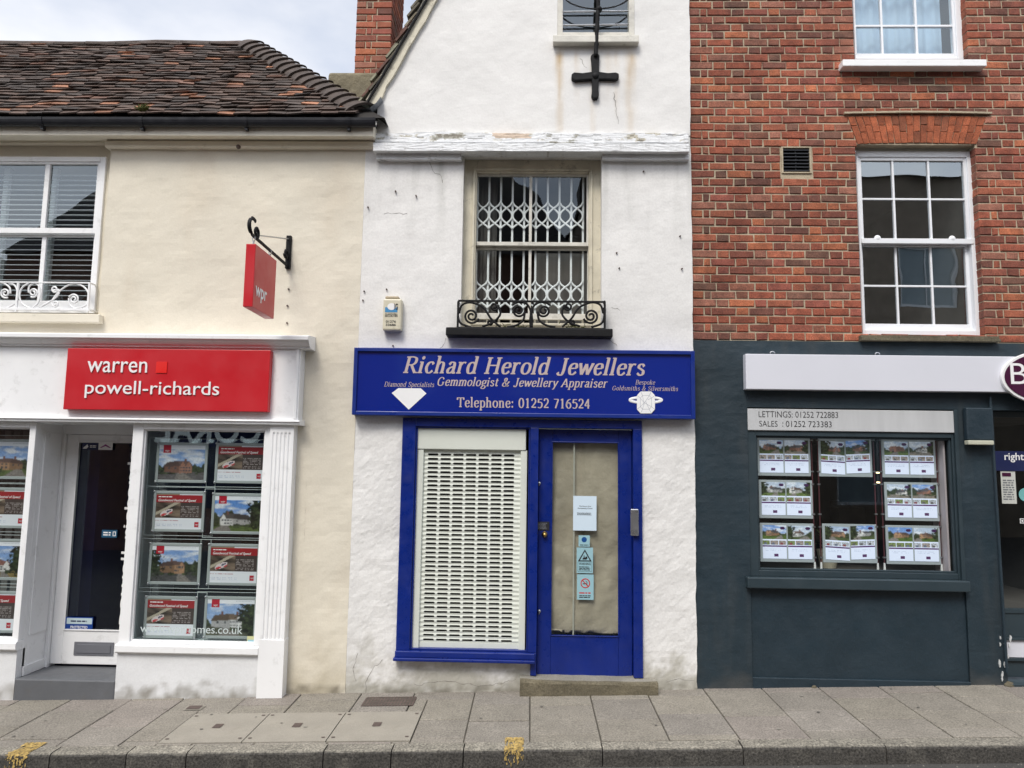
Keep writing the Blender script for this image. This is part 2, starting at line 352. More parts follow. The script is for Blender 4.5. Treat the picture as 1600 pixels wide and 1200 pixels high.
GL = {
 'a': (47, [('S', [(9, 35), (18, 45), (31, 42), (34, 30), (34, 8), (38, 1), (45, 4)]), ('S', [(34, 28), (16, 22), (8, 12), (13, 2), (25, 3), (34, 12)])]),
 'b': (51, _st(12, 0, 70, sa=False)+[('S', BOW)]), 'c': (44, [('S', [(38, 36), (28, 45), (14, 40), (8, 22), (16, 4), (28, 1), (40, 10)])]),
 'd': (53, _st(40, 0, 70)+[('S', BOWD)]), 'e': (46, [('L', [(9, 25), (40, 26)]), ('S', [(40, 26), (36, 41), (24, 45), (12, 38), (8, 22), (15, 4), (28, 1), (41, 11)])]),
 'g': (48, [('S', [(24, 45), (36, 40), (36, 24), (24, 17), (11, 23), (11, 39), (24, 45)]), ('S', [(15, 19), (10, 11), (18, 5), (34, 3), (42, -6), (34, -18), (18, -20), (6, -13), (12, -3), (20, 3)]), ('L', [(34, 43), (46, 45)])]),
 'h': (54, _st(12, 0, 70)+[('S', ARCH), ('L', [(30, 1.5), (49, 1.5)])]), 'i': (27, _st(12, 0, XH)+[('D', [(13, 62)])]),
 'k': (52, _st(12, 0, 70)+[('L', [(40, 45), (14, 20)]), ('L', [(22, 28), (43, 1)]), ('L', [(34, 1.5), (52, 1.5)]), ('L', [(32, 44.5), (48, 44.5)])]),
 'l': (27, _st(12, 0, 70)),
 'm': (78, _st(12, 0, XH)+[('S', ARCH), ('S', [(x+26, y) for x, y in ARCH]), ('L', [(31, 1.5), (47, 1.5)]), ('L', [(57, 1.5), (74, 1.5)])]),
 'n': (54, _st(12, 0, XH)+[('S', ARCH), ('L', [(30, 1.5), (49, 1.5)])]),
 'o': (50, [('S', [(25, 45), (39, 38), (43, 23), (38, 7), (25, 0.5), (12, 7), (7, 23), (12, 39), (25, 45)])]),
 'p': (51, _st(12, -21, XH)+[('S', BOW)]), 'r': (40, _st(12, 0, XH)+[('S', [(12, 32), (20, 42), (29, 45), (36, 42)])]),
 's': (42, [('S', [(34, 36), (24, 45), (12, 42), (10, 32), (22, 25), (34, 17), (34, 5), (22, 0.5), (8, 9)])]),
 't': (34, [('S', [(16, 60), (16, 30), (16, 10), (22, 2), (33, 7)]), ('L', [(4, 44.5), (31, 44.5)])]),
 'v': (46, [('L', [(6, 45), (24, 1)]), ('L', [(24, 1), (42, 45)]), ('L', [(0, 44.5), (15, 44.5)]), ('L', [(34, 44.5), (49, 44.5)])]),
 'w': (68, [('L', [(5, 45), (20, 1)]), ('L', [(20, 1), (34, 43)]), ('L', [(34, 43), (48, 1)]), ('L', [(48, 1), (64, 45)]), ('L', [(-1, 44.5), (13, 44.5)]), ('L', [(56, 44.5), (70, 44.5)])]),
 'y': (46, [('L', [(6, 45), (24, 3)]), ('S', [(42, 45), (24, 3), (15, -16), (4, -18)]), ('L', [(0, 44.5), (15, 44.5)]), ('L', [(34, 44.5), (49, 44.5)])]),
 'R': (66, _st(14, 0, 66, 9, 9)+[('S', [(14, 65), (34, 65), (49, 58), (49, 42), (35, 33), (14, 33)]), ('L', [(32, 33), (56, 1)]), ('L', [(50, 1.5), (68, 1.5)])]),
 'H': (74, _st(14, 0, 66, 9, 9)+_st(58, 0, 66, 9, 9)+[('L', [(14, 34), (58, 34)])]),
 'J': (48, [('S', [(32, 65), (32, 40), (32, 14), (26, -1), (13, -1), (6, 8)]), ('L', [(20, 64.5), (44, 64.5)])]),
 'G': (72, [('S', [(55, 50), (46, 63), (27, 65), (11, 50), (8, 32), (14, 10), (30, 1), (46, 3), (56, 10)]), ('L', [(56, 8), (56, 28)]), ('L', [(46, 28), (67, 28)])]),
 'A': (66, [('L', [(6, 1), (34, 65)]), ('L', [(34, 65), (58, 1)]), ('L', [(15, 22), (50, 22)]), ('L', [(-2, 1.5), (16, 1.5)]), ('L', [(46, 1.5), (68, 1.5)])]),
 'D': (68, _st(14, 0, 66, 9, 9)+[('S', [(14, 65), (36, 65), (54, 54), (60, 33), (53, 11), (36, 1), (14, 1)])]),
 'S': (54, [('S', [(45, 50), (36, 64), (19, 64), (9, 51), (18, 38), (38, 28), (47, 15), (38, 2), (20, 1), (7, 15)])]),
 'B': (62, _st(14, 0, 66, 9, 9)+[('S', [(14, 65), (36, 65), (48, 56), (46, 40), (34, 35), (14, 35)]), ('S', [(30, 35), (48, 31), (54, 17), (42, 2), (14, 1)])]),
 'T': (62, _st(30, 0, 66, 9, 0, sb=False)+[('L', [(4, 64), (56, 64)]), ('L', [(4.5, 66), (3, 50)]), ('L', [(55.5, 66), (57, 50)])]),
 '&': (74, [('S', [(62, 36), (56, 26), (44, 8), (26, 0), (10, 7), (11, 23), (26, 34), (37, 46), (37, 60), (28, 65), (18, 58), (21, 44), (37, 20), (54, 2), (67, 8)]), ('L', [(52, 36), (70, 36)])]),
 ':': (28, [('D', [(12, 6)]), ('D', [(12, 38)])]),
 '0': (50, [('S', [(25, 65), (38, 56), (43, 33), (38, 10), (25, 1), (12, 10), (7, 33), (12, 56), (25, 65)])]),
 '1': (50, _st(26, 0, 66, sb=False)+[('L', [(12, 56), (27, 64)])]),
 '2': (50, [('S', [(8, 50), (16, 63), (31, 64), (41, 51), (36, 34), (8, 4)]), ('L', [(7, 3.5), (45, 3.5)]), ('L', [(7, 6), (46, 6)])]),
 '4': (50, [('L', [(34, 0), (34, 66)]), ('L', [(34, 64), (6, 20)]), ('L', [(5, 19), (47, 19)])]),
 '5': (50, [('L', [(14, 61), (44, 61)]), ('L', [(15, 62), (11, 37)]), ('S', [(11, 37), (26, 41), (41, 32), (41, 13), (27, 1), (7, 5)])]),
 '6': (50, [('S', [(43, 63), (22, 56), (9, 34), (9, 15), (22, 1), (37, 5), (43, 20), (36, 36), (22, 38), (10, 27)])]),
 '7': (50, [('L', [(6, 62), (45, 62)]), ('L', [(44, 62), (20, 0)])]), ' ': (30, []),
}
def smooth_path(pts, k=6):
    out_ = []; n = len(pts); cl = pts[0] == pts[-1]
    for i in range(n-1):
        p0 = pts[i-1] if i > 0 else (pts[n-2] if cl else pts[0]); p1, p2 = pts[i], pts[i+1]
        p3 = pts[i+2] if i+2 < n else (pts[1] if cl else pts[n-1])
        for j in range(k):
            t = j/k; out_.append(tuple(.5*(2*p1[a]+(p2[a]-p0[a])*t+(2*p0[a]-5*p1[a]+4*p2[a]-p3[a])*t*t+(3*p1[a]-p0[a]-3*p2[a]+p3[a])*t**3) for a in (0, 1)))
    return out_+[pts[-1]]
def pen_text(mb, s, x0, x1, zbase, cap, Y, m=0, shear=.0, thick=13, thin=4.2, gap=3):
    """roman letters drawn as by a broad pen; cap height in metres, fitted to x0..x1, raised from the plane Y"""
    tot = sum(GL[c][0]+gap for c in s)-gap; kz = cap/66; kx = (x1-x0)/tot; pen = 0; q = 0
    for ch in s:
        for kind, pts in GL[ch][1]:
            q += 1; yy = Y-.0012-.00004*(q % 9)
            if kind == 'D':
                c0 = pts[0]; rr = thick*.55
                ring = [(c0[0]+rr*math.cos(a*math.pi/6), c0[1]+rr*math.sin(a*math.pi/6)) for a in range(12)]
                mb.add([(x0+(pen+a+shear*b)*kx, yy, zbase+b*kz) for a, b in ring], [tuple(range(12))], m); continue
            p = smooth_path(pts) if kind == 'S' else pts; lf, rt = [], []; n = len(p); cl = p[0] == p[-1]
            for i, (a, b) in enumerate(p):
                if cl and i in (0, n-1): tx, ty = p[1][0]-p[n-2][0], p[1][1]-p[n-2][1]
                else: u, v = p[max(0, i-1)], p[min(n-1, i+1)]; tx, ty = v[0]-u[0], v[1]-u[1]
                d = math.hypot(tx, ty) or 1; nx, ny = -ty/d, tx/d; h = .5*math.hypot(thick*nx, thin*ny)
                lf.append((a+nx*h, b+ny*h)); rt.append((a-nx*h, b-ny*h))
            vs = [(x0+(pen+a+shear*b)*kx, yy, zbase+b*kz) for a, b in lf+rt]
            mb.add(vs, [(i, i+1, n+i+1, n+i) for i in range(n-1)], m)
        pen += GL[ch][0]+gap
def spiral(cx, cz, r0, r1, a0, a1, n=26):
    return [(cx+(r0+(r1-r0)*i/n)*math.cos(R_(a0+(a1-a0)*i/n)), cz+(r0+(r1-r0)*i/n)*math.sin(R_(a0+(a1-a0)*i/n))) for i in range(n+1)]
def fine_print(mb, rc, n, Y, m=0):
    """print too small to read: rows of word-long dashes"""
    x0, x1, z0, z1 = rc; lh = (z1-z0)/max(1, n)
    for i in range(n):
        x = x0+rnd.uniform(0, .04)*(x1-x0); z = z1-lh*(i+.5); e = x1-rnd.uniform(0, .15)*(x1-x0)
        while x < e:
            wd = min(e-x, lh*rnd.uniform(.8, 2.6)); mb.add([(x, Y, z+lh*.28), (x+wd, Y, z+lh*.28), (x+wd, Y, z-lh*.28), (x, Y, z-lh*.28)], [(0, 1, 2, 3)], m); x += wd+lh*.35

# ================================================================ THE STREET
mb = MB()
def gq(x0, x1, y0, y1, dz): return [(x0, y1, gz(x0, y1)+dz), (x1, y1, gz(x1, y1)+dz), (x1, y0, gz(x1, y0)+dz), (x0, y0, gz(x0, y0)+dz)]
mb.add(gq(-90, 90, -90, 90, -.112), [(0, 3, 2, 1)]); mb.build('road', m_asphalt, kind='structure')
KY0, KY1 = -1.225, -1.085       # kerb front and back
XL, XR = -9.0, 9.0
mb = MB(); mb.add(gq(XL, XR, KY1, .6, -.012), [(0, 3, 2, 1)]); mb.build('pavement_bed', m_joint, kind='structure')
def inpoly(p, poly):
    r = False; n = len(poly)
    for i in range(n):
        (x1, y1), (x2, y2) = poly[i], poly[(i+1) % n]
        if (y1 > p[1]) != (y2 > p[1]) and p[0] < (x2-x1)*(p[1]-y1)/(y2-y1)+x1: r = not r
    return r
cvA = [G(317, 1114), G(422, 1114), G(542.5, 1114), G(661, 1113)]; cvB = [G(229, 1166), G(360, 1165), G(497, 1164), G(637, 1163)]
cv_x0 = (cvA[0].x+cvB[0].x)/2; cv_x1 = (cvA[3].x+cvB[3].x)/2; cv_y1 = (cvA[0].y+cvA[3].y)/2; cv_y0 = KY1+.035
mb = MB(); xk = G(1104, 1083).x; sw = .468
def slab(x0, x1, y0, y1, c):
    g = .0045; x0 += g; x1 -= g; y0 += g; y1 -= g
    if x1-x0 < .02 or y1-y0 < .02: return
    j = lambda: rnd.uniform(-.002, .002); e = .004; t = rnd.uniform(-.003, .002); tx = rnd.uniform(-.002, .002)
    o = [(x0, y1), (x1, y1), (x1, y0), (x0, y0)]; i_ = [(x0+e, y1-e), (x1-e, y1-e), (x1-e, y0+e), (x0+e, y0+e)]
    vs = [(a, b, gz(a, b)+t+j()*.3+(tx if a > x0+.1 else 0)) for a, b in i_]+[(a, b, gz(a, b)-.004+t) for a, b in o]+[(a, b, gz(a, b)-.03) for a, b in o]
    fs = [(0, 3, 2, 1)]+[(k, (k+1) % 4, 4+(k+1) % 4, 4+k) for k in range(4)]+[(4+k, 4+(k+1) % 4, 8+(k+1) % 4, 8+k) for k in range(4)]
    mb.add(vs, fs, 0, c)
for k in range(-22, 20):
    x0 = xk+k*sw+.02*math.sin(k*3); x1 = xk+(k+1)*sw+.02*math.sin((k+1)*3)
    if x1 < XL or x0 > XR: continue
    off = (.12 if k % 2 else .42)+rnd.uniform(-.06, .06); ys = [KY1]; y = KY1+off
    while y < .25: ys.append(y); y += rnd.choice((.36, .42, .46, .6))
    ys.append(.55)
    for a, b in zip(ys, ys[1:]):
        v = rnd.uniform(.19, .22); c = (v*1.08, v*.985, v*rnd.uniform(.81, .86))
        if rnd.random() < .18: c = (v*1.08, v*.96, v*.84)
        ox0, ox1, oy0, oy1 = max(x0, cv_x0), min(x1, cv_x1), max(a, cv_y0), min(b, cv_y1)
        if ox0 < ox1-.001 and oy0 < oy1-.001:      # cut round the chamber covers
            if x0 < cv_x0: slab(x0, cv_x0, a, b, c)
            if x1 > cv_x1: slab(cv_x1, x1, a, b, c)
            if b > cv_y1: slab(ox0, ox1, cv_y1, b, c)
            if a < cv_y0: slab(ox0, ox1, a, cv_y0, c)
        else: slab(x0, x1, a, b, c)
mb.build('pavement', m_slab, kind='structure')
# kerb stones
mb = MB(); kx = [XL]+[G(p, 1172).x for p in (-330, -160, 89, 205, 297, 507, 612, 724, 942, 1164, 1392, 1640, 1860)]+[XR]
for a, b in zip(kx, kx[1:]):
    dzz = rnd.uniform(-.003, .003); a += .004; b -= .004; n = max(2, int((b-a)/.04)); sec = []; cs = []
    prof = [(KY1-.004, -.14), (KY1-.004, -.001), (KY1-.012, .002), (KY0+.030, .001), (KY0+.016, -.002), (KY0+.007, -.007), (KY0+.002, -.016), (KY0, -.04), (KY0-.006, -.17)]
    vs = []
    for i in range(n+1):
        x = a+(b-a)*i/n
        for y, z in prof:
            w1 = .004*fbm(x*9, z*30, y*20)
            vs.append((x, y+w1*(y < KY0+.03), gz(x, y)+z+dzz+w1*.4))
    np_ = len(prof); fs = []; cc = []
    base = rnd.uniform(.85, 1.1)
    for i in range(n):
        for k in range(np_-1):
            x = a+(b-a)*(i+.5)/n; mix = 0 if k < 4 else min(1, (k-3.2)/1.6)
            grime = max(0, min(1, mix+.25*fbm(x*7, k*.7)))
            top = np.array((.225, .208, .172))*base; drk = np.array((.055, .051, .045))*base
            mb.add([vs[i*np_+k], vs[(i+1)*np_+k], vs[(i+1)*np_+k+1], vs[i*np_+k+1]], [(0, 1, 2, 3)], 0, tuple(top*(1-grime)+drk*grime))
    mb.add(vs[:np_], [tuple(range(np_))], 0, (.1, .09, .08)); mb.add(vs[-np_:], [tuple(range(np_))], 0, (.1, .09, .08))
mb.build('kerb', m_kerb, kind='structure')
# yellow loading marks painted over the kerb
mb = MB()
for (l, r) in ((787, 818), (22, 56)):
    x0, x1 = G(l, 1172).x, G(r, 1172).x; pr = [(KY1+.07, .005), (KY1, .006), (KY0+.030, .0075), (KY0+.014, .005), (KY0+.004, .000), (KY0-.003, -.012), (KY0-.0065, -.04), (KY0-.011, -.10)]
    for k in range(len(pr)-1):
        n = 30; ms = 5
        for i in range(n):
            for j in range(ms):
                f0, f1 = j/ms, (j+1)/ms; p0 = tuple(pr[k][q]+(pr[k+1][q]-pr[k][q])*f0 for q in (0, 1)); p1 = tuple(pr[k][q]+(pr[k+1][q]-pr[k][q])*f1 for q in (0, 1))
                s_ = k+f0; wr = fbm(i*.35+l, s_*1.1, 2)+.5*fbm(i*1.3+l, s_*4, 5)+(.16*max(0, s_-3))+.9*max(0, abs(i/n-.5)-.42)*6+rnd.uniform(-.12, .12)
                if wr > .34: continue
                a, b = x0+(x1-x0)*i/n, x0+(x1-x0)*(i+1)/n
                mb.quad(*[(x, y, gz(x, y)+z) for x, (y, z) in ((a, p0), (b, p0), (b, p1), (a, p1))])
mb.build('kerb_marking', m_yellow, kind='structure')
# loose grit and litter in the gutter and along the wall foot
mb = MB()
for i in range(520):
    if i < 330: x, y = rnd.uniform(-4.8, 4.8), -.02-abs(rnd.gauss(0, .035)); zz = gz(x, y)
    else: x, y = rnd.uniform(-4.8, 4.8), KY0-.02-abs(rnd.gauss(0, .05)); zz = gz(x, y)-.112
    s = rnd.uniform(.002, .007); a = rnd.uniform(0, 6)
    mb.add([(x+s*math.cos(a+q*2.1), y+s*math.sin(a+q*2.1), zz+.001) for q in range(3)]+[(x, y, zz+s*.8)], [(0, 1, 3), (1, 2, 3), (2, 0, 3)], 0)
g = mb.build('grit', m_stonetop); g['kind'] = 'stuff'; tag(g, 'loose grit and crumbs along the wall foot and in the gutter', 'grit')

mb = MB()
for i in range(34):
    x, y = rnd.uniform(-4.6, 4.6), rnd.uniform(KY1+.03, -.05); r_ = rnd.uniform(.007, .016); n = 9; c = rnd.choice(((.155, .145, .125), (.14, .13, .115), (.26, .245, .21)))
    mb.add([(x+r_*rnd.uniform(.7, 1.2)*math.cos(2*math.pi*k/n), y+r_*rnd.uniform(.7, 1.1)*math.sin(2*math.pi*k/n), 0) for k in range(n)], [tuple(range(n))], 0, c)
mb.v = [(x, y, gz(x, y)+.0065) for x, y, z in mb.v]
g = mb.build('gum_spots', M('trodden_gum', attr=True, rough=.9, var=.2, vs=20)); g['kind'] = 'stuff'; tag(g, 'trodden gum and small stains scattered over the paving slabs', 'gum')

# chamber covers
cw = (cv_x1-cv_x0)/3
for k in range(3):
    x0, x1 = cv_x0+k*cw, cv_x0+(k+1)*cw
    t = thing('chamber_cover', ['pale concrete pavement cover in front of the fluted white pilaster, leftmost of three', 'pale concrete pavement cover in the middle of the row of three', 'pale concrete pavement cover nearest the iron grating and the jeweller, rightmost of three'][k], 'pavement cover', (x0+cw/2, (cv_y0+cv_y1)/2, gz(x0+cw/2, (cv_y0+cv_y1)/2)), 'concrete chamber covers in the pavement')
    mb = MB(); e = .004; o = gq(x0+e, x1-e, cv_y0+e, cv_y1-e, .002); lo = gq(x0+e, x1-e, cv_y0+e, cv_y1-e, -.03)
    mb.add(o+lo, [(0, 3, 2, 1), (0, 1, 5, 4), (1, 2, 6, 5), (2, 3, 7, 6), (3, 0, 4, 7)]); mb.build('slab', m_cover, t)
    mb = MB(); cx, cy = x0+cw*.5, (cv_y0+cv_y1)/2+.02; mb.add(gq(cx-.03, cx+.03, cy-.04, cy+.04, .006), [(0, 3, 2, 1)]); mb.build('key_plate', m_iron, t)
    for sx in (.06, .94):
        for sy in (.12, .9):
            mb = MB(); cx, cy = x0+cw*sx, cv_y0+(cv_y1-cv_y0)*sy; mb.add(gq(cx-.012, cx+.012, cy-.008, cy+.008, .006), [(0, 3, 2, 1)]); mb.build('lifting_hole', m_iron, t)
a, b = G(285, 1110), G(322, 1103)
t = thing('stopcock_cover', 'small rusty square iron cover in the pavement before the white stall riser', 'pavement cover', ((a.x+b.x)/2, (a.y+b.y)/2, gz((a.x+b.x)/2, (a.y+b.y)/2)))
mb = MB(); mb.add(gq(a.x, b.x, a.y, b.y, .004), [(0, 3, 2, 1)]); mb.build('frame', m_cover, t)
mb = MB(); mb.add(gq(a.x+.018, b.x-.018, a.y+.012, b.y-.012, .008), [(0, 3, 2, 1)]); mb.build('lid', m_iron, t)
a, b = G(565, 1104), G(650, 1090)
t = thing('cellar_grating', 'rusty cast iron grating set in the pavement at the foot of the white jeweller wall', 'grating', ((a.x+b.x)/2, (a.y+b.y)/2, gz((a.x+b.x)/2, (a.y+b.y)/2)))
mb = MB(); mb.add(gq(a.x, b.x, a.y, b.y, .004), [(0, 3, 2, 1)], 0); mb.build('backing', m_joint, t)
mb = MB(); nb = 16
for i in range(nb+1):
    x = a.x+(b.x-a.x)*i/nb; o = gq(x-.007, x+.007, a.y, b.y, .0055); lo = gq(x-.006, x+.006, a.y, b.y, .0); mb.add(o+lo, [(0, 3, 2, 1), (0, 1, 5, 4), (1, 2, 6, 5), (2, 3, 7, 6), (3, 0, 4, 7)])
for i in range(4):
    y = a.y+(b.y-a.y)*i/3; o = gq(a.x, b.x, y-.007, y+.007, .0065); mb.add(o, [(0, 3, 2, 1)])
mb.build('bars', m_iron, t)

# ================================================================ shared builders
def qinset(rc, d): return (rc[0]+d, rc[1]-d, rc[2]+d, rc[3]-d)
def frame(mb, rc, wl, wr, wb, wt, y0, y1, m=0):
    x0, x1, z0, z1 = rc
    mb.box(x0, x0+wl, y0, y1, z0, z1, m); mb.box(x1-wr, x1, y0, y1, z0, z1, m)
    mb.box(x0+wl, x1-wr, y0, y1, z0, z0+wb, m); mb.box(x0+wl, x1-wr, y0, y1, z1-wt, z1, m)
def pane(rc, y, parent, mat=None, name='pane'):
    mb = MB(); mb.add([(rc[0], y, rc[3]), (rc[1], y, rc[3]), (rc[1], y, rc[2]), (rc[0], y, rc[2])], [(0, 3, 2, 1)]); return mb.build(name, mat or m_glass, parent)
def room(rc, y0, y1, parent, mat, name='interior'):
    x0, x1, z0, z1 = rc; mb = MB()
    v = [(x0, y0, z1), (x1, y0, z1), (x1, y0, z0), (x0, y0, z0), (x0, y1, z1), (x1, y1, z1), (x1, y1, z0), (x0, y1, z0)]
    mb.add(v, [(4, 5, 6, 7), (0, 1, 5, 4), (2, 3, 7, 6), (1, 2, 6, 5), (3, 0, 4, 7)]); return mb.build(name, mat, parent)
def mullions(mb, rc, pxs, pys, y0, y1, wv, wh, m=0):
    """glazing bars at photographed places; horizontal ones are cut between the verticals"""
    xs = [P(p, q, y0).x for p, q in pxs]
    for x in xs: mb.box(x-wv/2, x+wv/2, y0, y1, rc[2], rc[3], m)
    ed = [rc[0]]+[q for x in xs for q in (x-wv/2, x+wv/2)]+[rc[1]]
    for p, q in pys:
        z = P(p, q, y0).z
        for i in range(0, len(ed), 2): mb.box(ed[i], ed[i+1], y0+.002, y1-.002, z-wh/2, z+wh/2, m)

# ================================================================ JEWELLER'S BUILDING (white, gabled)
JXL = P(556, 640).x; JXR = (P(1079, 300).x+P(1089, 900).x)/2
jb = thing('jeweller_building', 'narrow white painted gabled building with blue shopfront between the cream and the brick buildings', 'building', (0, 0, 0))
win = RC(722, 243, 940, 514); att = RC(871, -60, 991, 57)
sfw = RC(624, 656, 834, 1034); sfd = RC(834, 656, 1002, 1058); sfd = (sfw[1]-.012, sfd[1], sfd[2], sfw[3])
SC1, SC0 = P(830, 207).z, P(830, 240).z
rust = [(P(875, 120).x, .03, 1.0, .95), (P(985, 120).x, .04, .9, .85), (P(963, 130).x, .02, .6, .5), (P(928, 160).x, .022, .75, .9), (P(900, 130).x, .018, .5, .45), (P(950, 120).x, .03, .4, .4)]
ztop_r = P(930, 75).z
def jcol(x, z):
    c = np.array((.735, .726, .708)); h = z-gz(x)
    n1 = fbm(x*1.7, z*1.7, 3); c = c*(1+.045*n1)
    if h < .55:
        d = max(0, (.42-h)/.42); k = max(0, min(1, d*1.7+1.0*fbm(x*4, z*5, 1)+.5*fbm(x*25, z*25, 3)-.5))
        c = c*(1-k*.65)+np.array((.30, .28, .21))*k*.65
        if h < .10: k = max(0, min(1, .6+fbm(x*11, z*14, 2)))*(1-h/.10); c = c*(1-k*.7)+np.array((.10, .09, .06))*k*.7
    if z > SC1:
        for rx, w_, s_, ln in rust:
            dz = ztop_r-z; d_ = (x-rx+.012*fbm(z*3, rx*7))/w_
            if 0 < dz < ln+.3 and abs(d_) < 3: k = .95*s_*math.exp(-d_*d_)*min(1, dz*12)*max(0, 1-dz/(ln+.2))*(.75+.6*fbm(x*20, z*3)); k = max(0, min(.8, k)); c = c*(1-k)+np.array((.46, .30, .11))*k
    elif z > win[2]-.3:                         # dirty runs under the cornice
        k = max(0, fbm(x*9, z*.7, 8))*max(0, 1-(SC0-z)/1.0)*.75; c = c*(1-k)+np.array((.36, .36, .33))*k
        for sx in (win[0]-.05, win[1]+.05):
            k = .4*math.exp(-((x-sx)/.06)**2)*max(0, min(1, 1-abs(z-(win[2]-.1))/.35))*(.7+fbm(x*14, z*6)); k = max(0, min(.7, k)); c = c*(1-k)+np.array((.20, .19, .16))*k
    return tuple(np.maximum(c, .02))
def jdisp(x, z):
    q = max(0, min(1, (sfw[3]+.15-z)/.3)); a = .0026+.003*q
    d = a*fbm(x*3.2, z*3.2)+a*.5*fbm(x*11, z*11, 4)+.0016*q*fbm(x*30, z*30, 9)
    return d+.01*fbm(x*.8, z*.9, 12)
jedge = lambda z: .012*fbm(z*2.2, 3.1)+.004*fbm(z*7, 1.7)
zb = -.35
build_wall('wall', wall_mesh(JXL, JXR, zb, SC1-.03, 0, [win, (sfw[0], sfw[1], sfw[2], sfw[3]), (sfd[0]-.0, sfd[1], zb-.1, sfd[3])], jdisp, jcol, .024, .30, jedge), m_wallpaint, jb)
g0, g1 = P(593, 151), P(680, 0); gd = Vector((g1.x-g0.x, 0, g1.z-g0.z)).normalized(); apx = (g0.x*0+JXR+.25); apex_z = g0.z+(apx-g0.x)*gd.z/gd.x
ztop = 8.6
keep = lambda x, z: z < g0.z+(x+.03-g0.x)*gd.z/gd.x
ow = build_wall('gable_wall', wall_mesh(P(590, 180).x, JXR, SC1-.03, ztop, 0, [att], lambda x, z: .012+.006*fbm(x*1.6, z*1.6, 4)+.0015*fbm(x*9, z*9), jcol, .024, .30, jedge, keep), m_smoothpaint, jb)
bm = bmesh.new(); bm.from_mesh(ow.data)
bmesh.ops.bisect_plane(bm, geom=bm.verts[:]+bm.edges[:]+bm.faces[:], plane_co=g0, plane_no=(-gd.z, 0, gd.x), clear_outer=True); bm.to_mesh(ow.data); bm.free()
# string course: three uneven, flaking mouldings
def strip(name, l, r, t, b, y, parent, wob, peel, ytop=0):
    mb = MB(); x0, x1, z0, z1 = RC(l, t, r, b, y); n = int((x1-x0)/.007); sec = []
    for i in range(n+1):
        x = x0+(x1-x0)*i/n; a = wob*fbm(x*3, z1*5)+wob*.6*fbm(x*14, z1*3); bb = wob*.6*fbm(x*4, z0*7)
        yy = y-.5*wob*fbm(x*8, z0*2); sec.append([(x, .02, z0+bb)]+[(x, yy+.006*k/9+.003*fbm(x*11, k*.6+z0*3), z0+bb+(z1+a-.006-z0-bb)*k/9) for k in range(10)]+[(x, ytop, z1+a+.012)])
    for i in range(n):
        x = x0+(x1-x0)*(i+.5)/n
        for k in range(11):
            c = np.array((.70, .71, .72)); zk = z0+(z1-z0)*min(k, 9)/9; q = fbm(x*5, zk*16, 3)*peel+.12*(k > 6)*peel+.2*fbm(x*30, zk*40)
            if q > .26: u_ = min(1, (q-.26)*6); c = c*(1-u_)+(np.array((.46, .43, .35)) if fbm(x*2, 5) < .1 else np.array((.36, .35, .30)))*u_
            if q > .60: c = np.array((.22, .20, .165))
            if peel > .9 and P(771, 212).x+.04*fbm(zk*30, 2) < x < P(829, 212).x+.04*fbm(zk*30, 9) and k > 4: c = np.array((.60, .48, .38))*(1+.15*fbm(x*20, zk*20))
            if peel > .9 and fbm(x*3, zk*60+z0, 7) > .42 and 2 < k < 9: c = c*.45
            mb.add([sec[i][k], sec[i+1][k], sec[i+1][k+1], sec[i][k+1]], [(0, 1, 2, 3)], 0, tuple(c))
    for s_ in (sec[0], sec[-1]): mb.add(s_, [tuple(range(12))], 0, (.6, .6, .6))
    return mb.build(name, m_peel, parent)
sc = strip('string_course', 586, 1076, 206, 222, -.06, jb, .010, .95)
strip('lower_moulding', 583, 1077, 222, 236, -.115, sc, .005, .28, -.0)
strip('capital', 588, 721, 237, 249, -.055, sc, .004, .3, -.0); strip('capital', 941, 1077, 236, 249, -.055, sc, .003, .3, -.0)
# verge: tile edges, mortar strip and black cable down the slope
vb = MB(); vm = MB(); nrm = Vector((-gd.z, 0, gd.x)); ln = 3.6; nt_ = int(ln/.085)
for i in range(nt_):
    s0 = -.18+i*.085; c = np.array((.16, .14, .10))*rnd.uniform(.5, 1.5)
    if rnd.random() < .3: c = np.array((.12, .06, .045))
    if rnd.random() < .3: c = np.array((.25, .24, .17))
    p = g0+gd*s0; o = rnd.uniform(.075, .115); h = .03
    a = p+nrm*(o); b = p+gd*.16+nrm*(o-.028)
    f = [(a.x, -.07+rnd.uniform(-.015, .015), a.z), (b.x, -.07, b.z)]; d = nrm*.018
    vb.hexa([(a.x+d.x, f[0][1], a.z+d.z), (b.x+d.x, f[0][1], b.z+d.z), (b.x, f[0][1], b.z), (a.x, f[0][1], a.z)], [(a.x+d.x, 4.5, a.z+d.z), (b.x+d.x, 4.5, b.z+d.z), (b.x, 4.5, b.z), (a.x, 4.5, a.z)], 0, tuple(c))
rf = vb.build('roof', m_tile, jb)
for i in range(34):
    s0 = -.10+i*.1; p = g0+gd*s0; q = g0+gd*(s0+.1); w0 = .03+.02*fbm(i*.7, 1); w1 = .03+.02*fbm((i+1)*.7, 1)
    vm.hexa([tuple(p+nrm*.075+Vector((0, -.045, 0))), tuple(q+nrm*.075+Vector((0, -.045, 0))), tuple(q-nrm*w1+Vector((0, -.045, 0))), tuple(p-nrm*w0+Vector((0, -.045, 0)))],
            [tuple(p+nrm*.075+Vector((0, .1, 0))), tuple(q+nrm*.075+Vector((0, .1, 0))), tuple(q-nrm*w1+Vector((0, .1, 0))), tuple(p-nrm*w0+Vector((0, .1, 0)))], 0)
vm.build('verge', m_oldcream, rf)
mb = MB(); mb.tube([g0+gd*s+nrm*.045+Vector((0, -.062, 0)) for s in np.linspace(-.14, 3.5, 30)], .013, 8); mb.build('verge_cable', m_black, rf)
